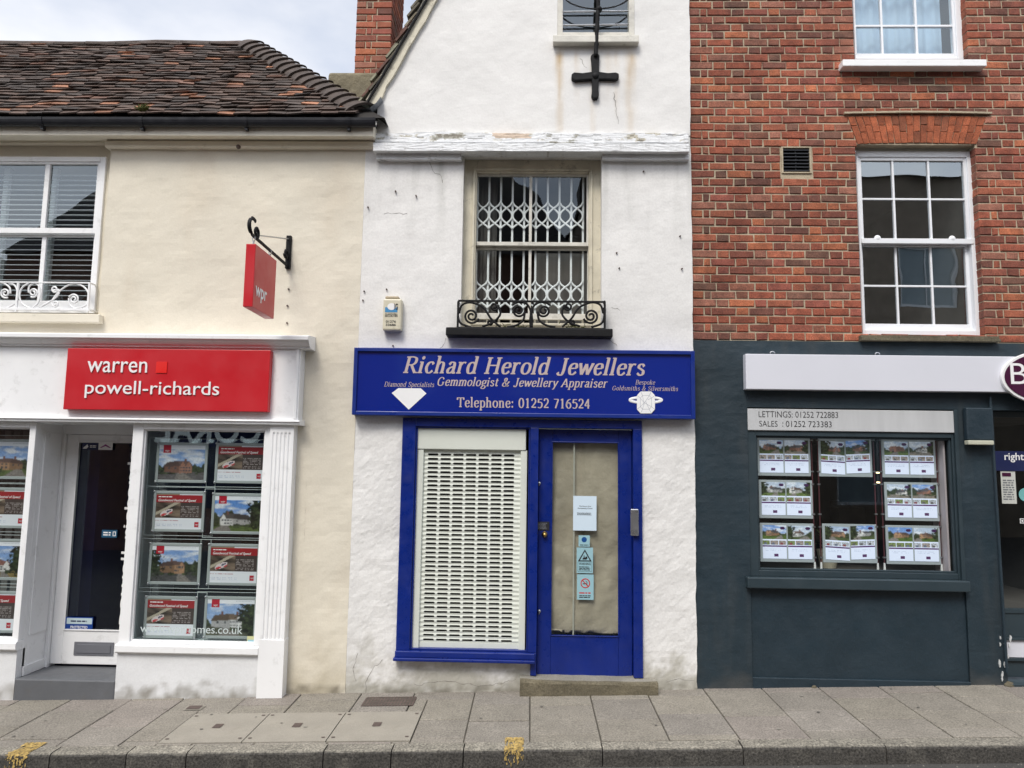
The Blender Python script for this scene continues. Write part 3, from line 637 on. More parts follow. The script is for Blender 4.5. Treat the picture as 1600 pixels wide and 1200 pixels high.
# attic window
aw = MB(); a = att; ai = RC(876, -60, 985, 54)
frame(aw, a, .05, .05, .035, .05, -.012, .10); wo = aw.build('window_frame', m_oldwhite, jb, .004)
mb = MB(); rc = RC(864, 57, 998, 68, -.06); mb.box(rc[0], rc[1], -.085, .03, rc[2], rc[3]); mb.build('sill', m_oldwhite, wo, .006)
gi = (a[0]+.05, a[1]-.05, a[2]+.035, a[3]-.05); pane(gi, .045, wo, m_glass); room((a[0]+.01, a[1]-.01, a[2]+.01, a[3]-.01), .12, 1.2, wo, m_dark)
mb = MB()
for py in (-30, 17, 38): z = P(930, py).z; mb.tube([(gi[0]+.002, .015, z), (gi[1]-.002, .015, z+.006)], .008, 8)
mb.build('security_bar', m_steel, wo)
# first-floor window
w = win; Yw = .10
ow_ = MB(); ff = RC(723, 250, 940, 514, Yw); frame(ow_, ff, .115, .115, .04, .12, Yw, Yw+.10); fr = ow_.build('window', m_oldcream, jb, .005)
mb = MB(); frame(mb, (ff[0]+.082, ff[1]-.082, ff[2]+.03, ff[3]-.085), .02, .02, .02, .02, Yw-.018, Yw-.001); mb.build('staff_bead', m_oldcream, fr, .004)
g1_ = RC(741, 270, 921, 384, Yw+.03); g2_ = RC(740, 385, 922, 499, Yw+.06)
mb = MB(); frame(mb, g1_, .025, .025, .035, .03, Yw+.03, Yw+.065); xm = P(829, 330, Yw).x; mb.box(xm-.013, xm+.013, Yw+.032, Yw+.063, g1_[2]+.035, g1_[3]-.03); mb.build('upper_sash', m_oldwhite, fr, .003)
mb = MB(); frame(mb, g2_, .025, .025, .055, .03, Yw+.068, Yw+.098); mb.box(xm-.013, xm+.013, Yw+.07, Yw+.096, g2_[2]+.055, g2_[3]-.03); mb.build('lower_sash', m_oldwhite, fr, .003)
pane((g1_[0]+.02, g1_[1]-.02, g1_[2]+.03, g1_[3]-.025), Yw+.05, fr, m_glassold); pane((g2_[0]+.02, g2_[1]-.02, g2_[2]+.05, g2_[3]-.025), Yw+.085, fr, m_glassold)
room((ff[0]+.06, ff[1]-.06, ff[2], ff[3]-.03), Yw+.103, 2.2, fr, m_dark)
mb = MB(); cx0 = ff[0]+.07
for i in range(12): mb.box(cx0+i*.018, cx0+i*.018+.022, .30+.02*(i % 2), .33+.02*(i % 2), ff[2]+.02, ff[3]-.05)
xa, xb = P(835, 440, .4).x, P(925, 440, .4).x; mb.box(xa, xb, .42, .44, ff[2]+.02, P(880, 395, .4).z); mb.build('curtain', m_curtain, fr)
# folding lattice grille behind the glass
mb = MB(); Yg = .205; gl_, gr_ = P(743, 380, Yg).x, P(921, 380, Yg).x; nb = 10; dx = (gr_-gl_)/(nb-.35); bars = [gl_+dx*(i+.1) for i in range(nb)]
zt, zb_ = P(830, 268, Yg).z, P(830, 505, Yg).z
for i, x in enumerate(bars): mb.box(x-.009, x+.009, Yg, Yg+.012, zb_, zt)
for (pa, pb_, pc, pd) in ((316, 326, 350, 358), (439, 449, 474, 482)):
    za, zB, zc, zd = (P(830, q, Yg).z for q in (pa, pb_, pc, pd)); zm = (zB+zc)/2
    for i in range(nb-1):
        xa, xb = bars[i], bars[i+1]; xm_ = (xa+xb)/2
        for sgn in (0, 1):
            u, v = (xa, xb) if sgn == 0 else (xb, xa)
            pts = smooth_path([(u, za), (u+(xm_-u)*.35, zB+(za-zB)*.45), (xm_, zB), (v+(xm_-v)*.25, zm+(zB-zm)*.45), (v+(xm_-v)*.08, zm), (v+(xm_-v)*.25, zm-(zB-zm)*.45), (xm_, zc), (u+(xm_-u)*.35, zc-(zc-zd)*.55), (u, zd)], 4)
            mb.tube([(p[0], Yg-.008-.005*sgn, p[1]) for p in pts], .0085, 6, flat=.5)
mb.build('lattice_grille', m_grille, fr)
# stone sill and ironwork
mb = MB(); rc = RC(697, 515, 957, 526, -.10); mb.box(rc[0], rc[1], -.13, .12, rc[2], rc[3]+.01); mb.build('sill', m_black, fr, .008)
gt = thing('window_guard', 'black scrolled iron guard in front of the jeweller upper window', 'window guard', (P(832, 515, -.09).x, -.09, rc[3]+.01))
Yr = -.095
def z6(x, y): p = P(540+x/2.857, 220+y/2.857, Yr); return (p.x, p.z)
mb = MB(); tl, tr, bl, br = z6(503, 714), z6(1157, 714), z6(500, 834), z6(1157, 834)
rail = MB()
for (p, q) in ((tl, tr), (bl, br)): rail.box(p[0], q[0], Yr-.009, Yr+.009, p[1]-.008, p[1]+.008)
for x in (503, 1157): a_ = z6(x, 714); b_ = z6(x, 840); rail.box(a_[0]-.009, a_[0]+.009, Yr-.009, Yr+.009, b_[1]-.012, a_[1]-.007)
for s_ in (tl, tr): rail.box(s_[0]-.006, s_[0]+.006, Yr+.01, .02, s_[1]-.006, s_[1]+.005)
rail.build('rail', m_black, gt, .002)
SCR = []
def zz_(pts): return pts
for mir in (0, 1):
    f = (lambda x: x) if not mir else (lambda x: 1657-x)
    SCR += [[(f(x), y) for x, y in q] for q in (
        spiral(562, 782, 34, 7, 20, 700, 50),
        smooth_path([(507, 770), (520, 733), (560, 722), (615, 745), (650, 795), (690, 830)], 6),
        spiral(664, 739, 19, 5, -20, 480, 30), smooth_path([(682, 735), (690, 775), (655, 812), (610, 828)], 6),
        spiral(644, 810, 13, 4, -60, 400, 20),
        spiral(772, 758, 28, 6, 10, 620, 44), smooth_path([(800, 762), (793, 800), (760, 824), (720, 831)], 6),
        smooth_path([(742, 735), (770, 720), (808, 728), (826, 760), (824, 800), (826, 832)], 6),
        smooth_path([(508, 745), (502, 780), (515, 815), (560, 832)], 6))]
mb = MB()
for i, q in enumerate(SCR): mb.tube([(lambda c: (c[0], Yr+.001*(i % 5), c[1]))(z6(x, y)) for x, y in q], .0095, 6)
mb.build('scrollwork', m_black, gt, smooth=True)
mb = MB()
for i in range(70):
    x = rnd.choice((rnd.gauss(690, 30), rnd.gauss(780, 22), rnd.gauss(1010, 25))); p = z6(x, 834-abs(rnd.gauss(0, 10))); a = rnd.uniform(0, 3); l_ = rnd.uniform(.02, .06)
    mb.tube([(p[0], Yr+.06, p[1]), (p[0]+l_*math.cos(a), Yr+.06+rnd.uniform(-.03, .03), p[1]+.3*l_*math.sin(a))], .003, 4)
o = mb.build('nest_debris', m_moss); tag(o, 'dry twigs and moss caught on the black sill behind the iron guard', 'twigs'); o['kind'] = 'stuff'
# pattress cross and rod
pc = P(930, 118, -.05); t = thing('tie_plate', 'black iron cross plate on the white gable under the attic window', 'tie plate', (pc.x, -.02, pc.z))
mb = MB()
def px_(x, y, Y=-.05): q = P(x, y, Y); return (q.x, q.z)
arm = [(925, 112), (924, 95), (923, 87), (926, 84), (935, 84), (937, 87), (936, 95), (936, 112), (950, 114), (962, 113), (967, 115), (967, 122), (963, 125), (950, 124), (936, 124), (935, 140), (936, 150), (933, 154), (927, 154), (924, 150), (925, 140), (925, 124), (910, 125), (898, 126), (893, 123), (893, 116), (897, 113), (910, 114)]
mb.prism([px_(*q) for q in arm], -.055, .0); mb.build('cross', m_black, t, .008)
mb = MB(); c = px_(930.5, 118.5); mb.dome((c[0], -.054, c[1]), .03, .02); mb.build('boss', m_black, t, smooth=True)
a_, b_, c_ = P(931, 88, -.06), P(936, 14, -.10), P(937.5, -60, -.14)
t2 = thing('stay_rod', 'black iron rod with two curved wires hanging before the attic window', 'iron rod', a_)
mb = MB(); k_ = []
for i in range(40):
    u = i/39; k_.append((a_*(1-u)+c_*u+Vector((.004*fbm(u*9, 2), 0, 0))))
mb.tube(k_, [.019+.005*fbm(i*.5, 4) for i in range(40)], 8); mb.build('rod', m_black, t2, smooth=True)
mb = MB(); mb.dome((b_.x, b_.y+.01, b_.z), .03, .035); mb.dome((b_.x, b_.y+.01, b_.z), .03, -.03); mb.build('collar', m_black, t2, smooth=True)
for s_ in (((936, 14), (912, 12), (890, 4), (874, -10)), ((936, 14), (958, 11), (975, 4), (990, -8))):
    mb = MB(); mb.tube([P(x, y, -.10) for x, y in smooth_path(list(s_), 6)], .007, 6); mb.build('wire', m_black, t2)
# alarm box
rc = RC(599, 465, 628, 517, -.05); t = thing('alarm_box', 'yellowed alarm box with a blue logo and phone number on the white wall', 'alarm box', ((rc[0]+rc[1])/2, 0, rc[2]))
m_alarm = M('yellowed_plastic', (.62, .58, .45), .45, .06, 6, dirt=.3)
mb = MB(); mb.box(rc[0], rc[1], -.075, .012, rc[2], rc[3]-.015); mb.build('case', m_alarm, t, .014)
mb = MB(); mb.box(rc[0]+.012, rc[1]-.03, -.06, .0, rc[3]-.0148, rc[3]+.012); mb.build('mortar_lump', m_mortar, t, .01)
def ab(u, v): return (rc[0]+(rc[1]-rc[0])*u, rc[2]+(rc[3]-.02-rc[2])*v)
mb = MB(); a_, b_ = ab(.12, .58), ab(.78, .74); mb.box(a_[0], b_[0], -.0768, -.0755, a_[1], b_[1]); mb.build('logo_band', M('alarm_blue', (.05, .25, .50), .5, .03), t)
mb = MB(); c = ab(.46, .76); mb.disc(c, .036, -.078, -.0772, 24, 0, .03); a_, b_ = ab(.62, .66), ab(.82, .86)
mb.build('logo_disc', m_letterwhite, t)
for s_, v0, v1 in (('IG', .66, .86), ('GUARDWELL', .49, .545), ('SECURITIES', .43, .48), ('01276', .245, .32), ('33686', .14, .215)):
    u0, u1 = (.12, .80) if .4 < v0 < .6 else ((.60, .80) if v0 > .6 else (.18, .72)); p_, q_ = ab(u0, v0), ab(u1, v1); mb = MB(); put_text(mb, s_, p_[0], q_[0], p_[1], q_[1], -.0765 if v0 < .6 else -.0783, off=.02); mb.build('lettering', m_ink, t)
# nails and screws left in the wall
for x, y in ((575, 324), (569, 455), (567, 469), (604, 452), (618, 299), (650, 306), (1005, 268), (1062, 369), (967, 419), (614, 540), (1065, 420), (963, 395)):
    p = P(x, y, 0); mb = MB(); mb.tube([(p.x, .01, p.z), (p.x+.003, -.018, p.z-.003)], .007, 6); mb.build('old_fixing', m_iron, jb)

# ---- hairline cracks in the plaster
def crack(pts, parent, Y=-.004, w_=.0021):
    mb = MB(); q = []
    for (a, b), (c, d) in zip(pts, pts[1:]):
        n = max(2, int(math.hypot(c-a, d-b)/5)); q += [(a+(c-a)*i/n+rnd.uniform(-1.5, 1.5), b+(d-b)*i/n+rnd.uniform(-1.5, 1.5)) for i in range(n)]
    v = [P(x, y, 0) for x, y in q]; v = [Vector((p.x, Y-jdisp(p.x, p.z)+.0035, p.z)) for p in v]
    mb.tube(v, [w_*rnd.uniform(.4, 1.2) for _ in v], 5); mb.build('crack', m_crack, parent)
for c_ in ([(570, 1084), (572, 1062), (584, 1042), (603, 1028)], [(697, 528), (692, 542), (680, 545)], [(950, 528), (962, 538), (966, 546)], [(648, 1070), (700, 1064), (750, 1072), (790, 1066), (812, 1060)], [(672, 252), (676, 266), (690, 276), (692, 292)],
           [(1040, 1066), (1062, 1060), (1088, 1064)], [(600, 333), (640, 334)], [(955, 480), (975, 486)], [(560, 1020), (552, 1044), (556, 1070)]): crack(c_, jb)
for c_ in ([(958, 145), (962, 170), (968, 200)], [(905, 92), (914, 104), (922, 112)], [(640, 130), (700, 134), (760, 131)]): crack(c_, jb, -.0145, .002)

# ---- fascia sign
fs = RC(551.5, 545.5, 1086, 651.5, -.1); t = thing('fascia_sign', 'long blue jeweller sign with beige roman lettering, diamond and ring', 'shop sign', ((fs[0]+fs[1])/2, 0, fs[2]))
mb = MB(); mb.box(fs[0]+.03, fs[1]-.03, -.085, .015, fs[2]+.03, fs[3]-.03); mb.build('panel', m_bluesign, t)
mb = MB(); frame(mb, fs, .033, .033, .033, .033, -.105, .015); mb.build('sign_frame', M('blue_frame_metal', (.006, .025, .20), .35, .05, 3), t, .004)
Yt = -.0855
mb = MB()
def line(s_, l, r, base, top, shear, **k): a_ = P(l, base, Yt); b_ = P(r, base, Yt); z = P((l+r)/2, base, Yt).z; z2 = P((l+r)/2, top, Yt).z; mb = MB(); pen_text(mb, s_, a_.x, b_.x, z, z2-z, Yt, 0, shear, **k); mb.build('lettering', m_lettergold, t)
line('Richard Herold Jewellers', 629, 1006, 584.5, 559.2, 0.28, thick=13.5, thin=5)
line('Gemmologist & Jewellery Appraiser', 682, 948, 604, 591, 0.28, thick=12.5, thin=5)
line('Diamond Specialists', 600, 678, 604.3, 597, 0.28, thick=9.5, thin=4)
line('Bespoke', 992.5, 1023, 600.8, 594, 0.28, thick=9.5, thin=4); line('Goldsmiths & Silversmiths', 956, 1059, 610.3, 603.6, 0.28, thick=9, thin=4)
line('Telephone: 01252 716524', 714, 922, 637.2, 622.3, 0, thick=12.5, thin=5)
def z7(x, y, Y=Yt): p = P(540+x/2.857, 520+y/2.857, Y); return (p.x, p.z)
mb = MB(); mb.prism([z7(*q) for q in ((206, 269), (236, 247), (336, 248), (361, 271), (282, 343))], Yt-.002, Yt-.0004); mb.build('diamond_emblem', m_letterwhite, t)
mb = MB(); rg = []
for i in range(40): a_ = 2*math.pi*i/40; rg.append((1340+71*math.cos(a_), 300+12*math.sin(a_)))
mb.tube([(lambda c: (c[0], Yt-.001, c[1]))(z7(*q)) for q in rg], .011, 6, flat=.25, closed=True)
mb.prism([z7(*q) for q in ((1316, 262), (1364, 262), (1380, 280), (1380, 342), (1364, 360), (1316, 360), (1300, 342), (1300, 280))], Yt-.008, Yt-.0045); re_ = mb.build('ring_emblem', m_letterwhite, t)
m_facet = M('facet_grey', (.42, .44, .48), .4, .2, 30); mb = MB(); oc = [(1316, 262), (1364, 262), (1380, 280), (1380, 342), (1364, 360), (1316, 360), (1300, 342), (1300, 280)]; ic = [(1340+(x-1340)*.62, 311+(y-311)*.62) for x, y in oc]
seg = [(ic[i], ic[(i+1) % 8]) for i in range(8)]+[(oc[i], ic[i]) for i in range(8)]+[(ic[i], (1340+rnd.uniform(-9, 9), 311+rnd.uniform(-14, 14))) for i in range(8)]
for k, ((xa, ya), (xb, yb)) in enumerate(seg):
    p_, q_ = z7(xa, ya), z7(xb, yb); mb.tube([(p_[0], Yt-.0082-.0001*(k % 5), p_[1]), (q_[0], Yt-.0082-.0001*(k % 5), q_[1])], .0016, 4, flat=.2)
mb.build('facet_lines', m_facet, re_)
# ---- blue shopfront
Ys = -.035
mb = MB(); x0, x1, z0, z1 = RC(623.5, 655, 1004, 1034, Ys); zd0 = P(1005, 1060, Ys).z; zs0 = P(725, 1018, Ys).z
xm0, xm1 = P(827, 850, Ys).x, P(840, 850, Ys).x; fw = P(644.5, 850, Ys).x-x0; xr0 = P(990, 850, Ys).x
zt = P(815, 668, Ys).z
mb.box(x0, x0+fw, Ys, .12, zs0, z1); mb.box(x0+fw, x1, Ys, .12, zt, z1); mb.box(xm0, xm1, Ys, .12, zs0, zt); mb.box(xr0, x1, Ys, .12, zd0, zt)
mb.box(sfd[0]-.005, xm1, Ys+.002, .12, gz(0)+.13, zs0-.0005)
sfo = mb.build('shopfront', m_blue, jb, .004)
mb = MB(); mb.box(x0-.012, xm1-.0125, Ys-.055, .12, z0-.004, zs0-.05); mb.box(x0-.002, xm1-.0125, Ys-.03, .12, zs0-.0495, zs0-.0005); mb.build('sill', m_blue, sfo, .006)
mb = MB(); frame(mb, (x0+fw+.0005, xm0-.0005, zs0+.0005, zt-.0005), .014, .014, .014, .014, Ys+.018, .1); mb.build('bead', m_blue, sfo, .003)
room((x0+.01, xm0+.01, zs0, zt), .125, 2.5, sfo, m_dark); room((xm0+.011, x1-.005, zd0-.1, zt), .125, 2.5, sfo, m_dark)
# shutter: perforated slats
sh = RC(648, 703, 822, 1017, .02); hb = RC(648, 668, 822, 703, .02)
mb = MB(); mb.box(hb[0], hb[1], .0, .12, hb[2]+.001, hb[3]); sho = mb.build('shutter', m_shutter, jb, .006)
mb = MB(); gw = .055; mb.box(sh[0], sh[0]+gw, .008, .08, sh[2], sh[3]); mb.box(sh[1]-gw, sh[1], .008, .08, sh[2], sh[3]); mb.build('guide', m_shutter, sho, .004)
mb = MB(); ncol, rows = 7, 42; zt_, zb2 = P(735, 707.5, .03).z, P(735, 1004.5, .03).z; rh = (zt_-zb2)/rows; xa, xb = P(663.0, 855, .03).x, P(803.5, 855, .03).x; cwid = (xb-xa)/ncol; Yc = .035
hw, hh = cwid*.42, rh*.245
for r_ in range(rows):
    zc = zt_-(r_+.5)*rh
    for (a_, b_) in ((sh[0]+gw, xa), (xb, sh[1]-gw)):
        mb.quad((a_, Yc, zc+rh*.5), (b_, Yc, zc+rh*.5), (b_, Yc-.005, zc), (a_, Yc-.005, zc)); mb.quad((a_, Yc-.005, zc), (b_, Yc-.005, zc), (b_, Yc, zc-rh*.5), (a_, Yc, zc-rh*.5))
    for q in range(ncol):
        xc = xa+(q+.5)*cwid; X0, X1, Z0, Z1 = xc-cwid/2, xc+cwid/2, zc-rh/2, zc+rh/2; ny = lambda z: Yc-.005*(1-abs(z-zc)/(rh/2))
        ho = []
        for k in range(6): an = math.pi/2+math.pi*k/5; ho.append((xc-hw+hh+hh*math.cos(an), zc+hh*math.sin(an)))
        for k in range(6): an = -math.pi/2+math.pi*k/5; ho.append((xc+hw-hh+hh*math.cos(an), zc+hh*math.sin(an)))
        ou = [(X0+(X1-X0)*.2, Z1)]+[(X0, Z1), (X0, zc+rh*.15), (X0, zc-rh*.15), (X0, Z0)]+[(X0+(X1-X0)*.2, Z0)]+[(X1-(X1-X0)*.2, Z0), (X1, Z0), (X1, zc-rh*.15), (X1, zc+rh*.15), (X1, Z1), (X1-(X1-X0)*.2, Z1)]
        vs = [(x, ny(z), z) for x, z in ou]+[(x, ny(z), z) for x, z in ho]+[(x, Yc+.012, z) for x, z in ho]
        fs_ = [(i, (i+1) % 12, 12+(i+1) % 12, 12+i) for i in range(12)]+[(12+i, 12+(i+1) % 12, 24+(i+1) % 12, 24+i) for i in range(12)]
        mb.add(vs, fs_)
mb.box(sh[0]+gw, sh[1]-gw, Yc-.004, Yc+.02, sh[2]+.002, zb2); mb.box(sh[0]+gw, sh[1]-gw, Yc-.001, Yc+.02, zt_, sh[3]-.001)
mb.build('slat_curtain', m_shutter, sho)
mb = MB(); xx = sh[0]+.01
while xx < sh[1]-.05:
    wd = rnd.uniform(.04, .16); mb.box(xx, min(xx+wd, sh[1]-.01), .16+rnd.uniform(0, .05), .24, sh[2], sh[3], 0, rnd.choice(((.10, .095, .09), (.22, .21, .19), (.13, .11, .10), (.30, .29, .27), (.06, .06, .06)))); xx += wd+.003
mb.build('interior', M('stock_behind_shutter', attr=True, rough=.8, var=.3, vs=4), sho)
# door
Yd = .045; dr = (xm1+.003, xr0-.003, P(910, 1056, Yd).z, zt-.004)
gz_ = RC(861.5, 691, 966.5, 994, Yd)
mb = MB(); frame(mb, dr, gz_[0]-dr[0], dr[1]-gz_[1], gz_[2]-dr[2], dr[3]-gz_[3], Yd, Yd+.045); do = mb.build('door', m_blue, jb, .004)
pane(gz_, Yd+.018, do, m_glass2)
mb = MB(); n, k = 26, 64                     # crumpled brown paper taped inside
xs_ = [gz_[0]-.01+(gz_[1]-gz_[0]+.02)*i/n for i in range(n+1)]; vs = []
for j in range(k+1):
    for i in range(n+1):
        u, v = i/n, j/k; x = xs_[i]; z = gz_[2]-.005+(gz_[3]+.01-gz_[2])*v
        if j == 0: z += .016+.03*abs(fbm(u*4, 1))+.012*(u < .12)
        fold = .030*abs(fbm(u*1.6+v*1.3, v*2.6-u*1.1, 3, 2))+.022*abs(fbm(u*1.4-v*3.0, v*2+u*2.2, 7, 2))+.010*abs(fbm(u*4, v*9, 5)); vs.append((x, Yd+.072-min(.045, fold*(1.5-1.1*v)), z))
mb.add(vs, [(j*(n+1)+i, j*(n+1)+i+1, (j+1)*(n+1)+i+1, (j+1)*(n+1)+i) for j in range(k) for i in range(n)]); mb.build('paper_lining', m_kraft, do, smooth=True)
mb = MB(); q = P(897, 840, Yd+.02).x; mb.box(q-.009, q+.003, Yd+.022, Yd+.026, gz_[2]+.002, gz_[3]-.002); mb.build('edge_strip', M('pale_trim', (.42, .42, .36), .6), do)
mb = MB(); frame(mb, qinset(gz_, -.004), .010, .010, .010, .010, Yd-.007, Yd-.0005); mb.build('glazing_bead', m_blue, do, .003)
mb = MB(); c = P(851, 835.5, Yd-.03); mb.dome((c.x, Yd-.002, c.z), .026, .012); mb.dome((c.x, Yd-.014, c.z), .022, .03); mb.build('knob', m_brass, do, smooth=True)
for py in (755, 955): mb = MB(); c = P(842.5, py, Yd); mb.dome((c.x, Yd-.001, c.z), .015, .012); mb.box(c.x-.003, c.x+.003, Yd-.016, Yd-.002, c.z-.022, c.z-.004); mb.build('lock', m_steel, do)
mb = MB(); rc = RC(836, 815, 858.5, 828.5, Yd); mb.box(rc[0], rc[1], Yd-.004, Yd-.0005, rc[2], rc[3]); pl = mb.build('name_plate', m_ink, do)
mb = MB()
fine_print(mb, (rc[0]+.018, rc[1]-.018, rc[2]+.008, rc[3]-.008), 5, Yd-.0048)
mb.build('lettering', m_greymetal, pl)
rc = RC(985, 795, 997.5, 837, -.05); mb = MB(); mb.box(rc[0], rc[1], -.075, Ys-.0005, rc[2], rc[3]); mb.build('door_lock_case', m_steel, sfo, .008)
# doorstep
Yf = -.14; rc = RC(812, 1064, 1028, 1092, Yf); zs = P(920, 1064, Yf).z
t = thing('doorstep', 'worn mossy stone step under the blue jeweller door', 'step', ((rc[0]+rc[1])/2, Yf, gz(rc[0])))
mb = MB(); n = 40; vs = []
prof = [(.12, -.02), (.12, zs), (Yf+.03, zs-.001), (Yf+.01, zs-.008), (Yf, zs-.028), (Yf-.004, -.25)]
for i in range(n+1):
    x = rc[0]+(rc[1]-rc[0])*i/n
    for j, (y, z) in enumerate(prof): vs.append((x+(.006*fbm(z*9, y*9) if i in (0, n) else 0), y+.010*fbm(x*7, z*12)*(j > 2), z+.006*fbm(x*5, y*5, 2)*(0 < j < 5)-.006*math.sin(math.pi*i/n)*(0 < j < 4)))
k = len(prof)
for i in range(n):
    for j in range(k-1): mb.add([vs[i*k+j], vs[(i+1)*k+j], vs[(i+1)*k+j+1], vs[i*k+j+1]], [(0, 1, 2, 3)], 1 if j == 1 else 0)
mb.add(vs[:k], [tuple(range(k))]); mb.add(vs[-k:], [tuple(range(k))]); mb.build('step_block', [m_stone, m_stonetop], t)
# papers and stickers on the door glass
Yk = Yd+.0165
def sheet(name, label, cat, rc, Y, mat, grp=None, th=.0012):
    t = thing(name, label, cat, ((rc[0]+rc[1])/2, Y, rc[2]), grp); mb = MB(); mb.box(rc[0], rc[1], Y-th, Y, rc[2], rc[3]); mb.build('sheet', mat, t); return t
rc = RC(895.5, 775, 932, 829, Yk); t = sheet('notice', 'white paper notice taped inside the blue door glass', 'notice', rc, Yk-.001, m_paper)
def sub(rc, u0, u1, v0, v1): return (rc[0]+(rc[1]-rc[0])*u0, rc[0]+(rc[1]-rc[0])*u1, rc[2]+(rc[3]-rc[2])*v0, rc[2]+(rc[3]-rc[2])*v1)
mb = MB(); put_text(mb, 'This Shop is Now', *sub(rc, .25, .77, .675, .72), Yk-.0028, off=.015); put_text(mb, 'Permanently Closed', *sub(rc, .2, .82, .615, .66), Yk-.0028, off=.015)
fine_print(mb, sub(rc, .16, .82, .44, .52), 3, Yk-.0028); mb.build('lettering', m_ink, t)
rc = RC(904, 836.5, 921.5, 854, Yk); t = sheet('sticker', 'small pale sticker with a round dark blue badge, topmost on the blue door', 'sticker', rc, Yk-.001, m_stickerpale, 'stickers on the blue door glass')
mb = MB(); s_ = sub(rc, .5, .5, .62, .62); mb.disc((s_[0], s_[2]), .022, Yk-.003, Yk-.0023, 20); mb.build('badge', m_stickerblue, t)
mb = MB(); fine_print(mb, sub(rc, .12, .88, .08, .2), 1, Yk-.003); mb.build('lettering', m_ink, t)
rc = RC(901, 855.5, 926.5, 895.5, Yk); t = sheet('sticker', 'warning sticker with a black triangle, middle of the three on the blue door', 'sticker', rc, Yk-.001, m_stickerpale, 'stickers on the blue door glass')
mb = MB(); A_, B_, C_ = [sub(rc, u, u, v, v)[::2] for u, v in ((.5, .93), (.92, .46), (.08, .46))]; a2, b2_, c2 = [sub(rc, u, u, v, v)[::2] for u, v in ((.5, .85), (.8, .5), (.2, .5))]
for (p, q, r_, s_) in ((A_, B_, b2_, a2), (B_, C_, c2, b2_), (C_, A_, a2, c2)): mb.add([(u[0], Yk-.003, u[1]) for u in (p, q, r_, s_)], [(0, 1, 2, 3)])
for (u0, u1, v0, v1) in ((.36, .62, .53, .60), (.42, .50, .58, .70), (.52, .66, .58, .64), (.60, .66, .56, .68)): s_ = sub(rc, u0, u1, v0, v1); mb.add([(s_[0], Yk-.0031, s_[2]), (s_[1], Yk-.0031, s_[2]), (s_[1]-.004, Yk-.0031, s_[3]), (s_[0]+.002, Yk-.0031, s_[3])], [(0, 1, 2, 3)])
put_text(mb, 'WARNING', *sub(rc, .14, .86, .32, .40), Yk-.003, off=.02); fine_print(mb, sub(rc, .14, .86, .10, .27), 3, Yk-.003)
mb.build('lettering', m_ink, t); mb = MB(); frame(mb, sub(rc, .07, .93, .06, .44), .0016, .0016, .0016, .0016, Yk-.003, Yk-.0022); mb.build('border', m_ink, t)
rc = RC(901.5, 897.5, 927.5, 937, Yk); t = sheet('sticker', 'no smoking sticker with a red ring, lowest of the three on the blue door', 'sticker', rc, Yk-.001, m_stickerpale, 'stickers on the blue door glass')
s_ = sub(rc, .5, .5, .65, .65); c = (s_[0], s_[2]); mb = MB(); mb.tube([(c[0]+.036*math.cos(i*math.pi/16), Yk-.0032, c[1]+.036*math.sin(i*math.pi/16)) for i in range(32)], .0042, 4, flat=.2, closed=True)
mb.tube([(c[0]-.024, Yk-.0034, c[1]+.024), (c[0]+.024, Yk-.0034, c[1]-.024)], .004, 4, flat=.2); fine_print(mb, sub(rc, .12, .88, .22, .31), 1, Yk-.0026); mb.build('prohibition_ring', M('sticker_red', (.5, .03, .03), .5, .02), t)
mb = MB(); mb.box(c[0]-.022, c[0]+.018, Yk-.0029, Yk-.0022, c[1]-.008, c[1]-.001); mb.tube([(c[0]+.01+.006*math.sin(i*.9), Yk-.0026, c[1]+.002+.003*i) for i in range(7)], .002, 4, flat=.2)
fine_print(mb, sub(rc, .12, .88, .06, .19), 2, Yk-.003); mb.build('lettering', m_ink, t)

# ================================================================ CREAM BUILDING
cb = thing('cream_building', 'cream rendered two storey building with tiled roof and white shopfront', 'building', (0, 0, 0))
CX0 = -8.4; ze = P(300, 206, 0).z
rec = (CX0+.3, P(163, 370, 0).x, P(80, 500, 0).z, P(80, 224, 0).z)
shop_r = P(450, 860, 0).x; shop_t = P(300, 640, 0).z
def ccol(x, z):
    c = np.array((.70, .65, .54))*(1+.03*fbm(x*1.5, z*1.5, 2)); h = z-gz(x)
    k = max(0, fbm(x*2.5, z*.8, 5)-.15)*.35; c = c*(1-k)+np.array((.52, .42, .30))*k
    k = max(0, fbm(x*1.1, z*1.3, 15)-.05)*.5; c = c*(1-k)+np.array((.60, .56, .47))*k
    if h < .5:
        d = (.5-h)/.5; k = max(0, min(1, d*1.4+.8*fbm(x*5, z*4, 1)-.5)); c = c*(1-k*.5)+np.array((.30, .25, .15))*k*.5
        if h < .07: k = max(0, min(1, .5+fbm(x*11, z*14, 2))); c = c*(1-k*.7)+np.array((.09, .075, .05))*k*.7
    return tuple(c)
cdisp = lambda x, z: .004*fbm(x*2.5, z*4.5)+.0016*fbm(x*10, z*14, 4)+.006*fbm(x*.8, z*.9, 12)
build_wall('wall', wall_mesh(CX0, JXL-.001, -.5, ze, 0, [rec, (CX0+.2, shop_r, -.6, shop_t)], cdisp, ccol, .035, .30), m_smoothpaint, cb)
Yb = .06; wo_ = RC(-160, 246, 159, 489, Yb)
build_wall('recessed_wall', wall_mesh(rec[0], rec[1], rec[2], rec[3], Yb, [wo_], cdisp, ccol, .05, .2), m_smoothpaint, cb)
mb = MB(); xr = P(586, 200, -.1).x; xs = P(164, 224, -.05).x
mb.xprism([(.05, P(300, 198, -.16).z+.04), (-.16, P(300, 198, -.16).z+.04), (-.16, P(300, 212, -.16).z), (.05, P(300, 212, -.10).z)], CX0, xr)
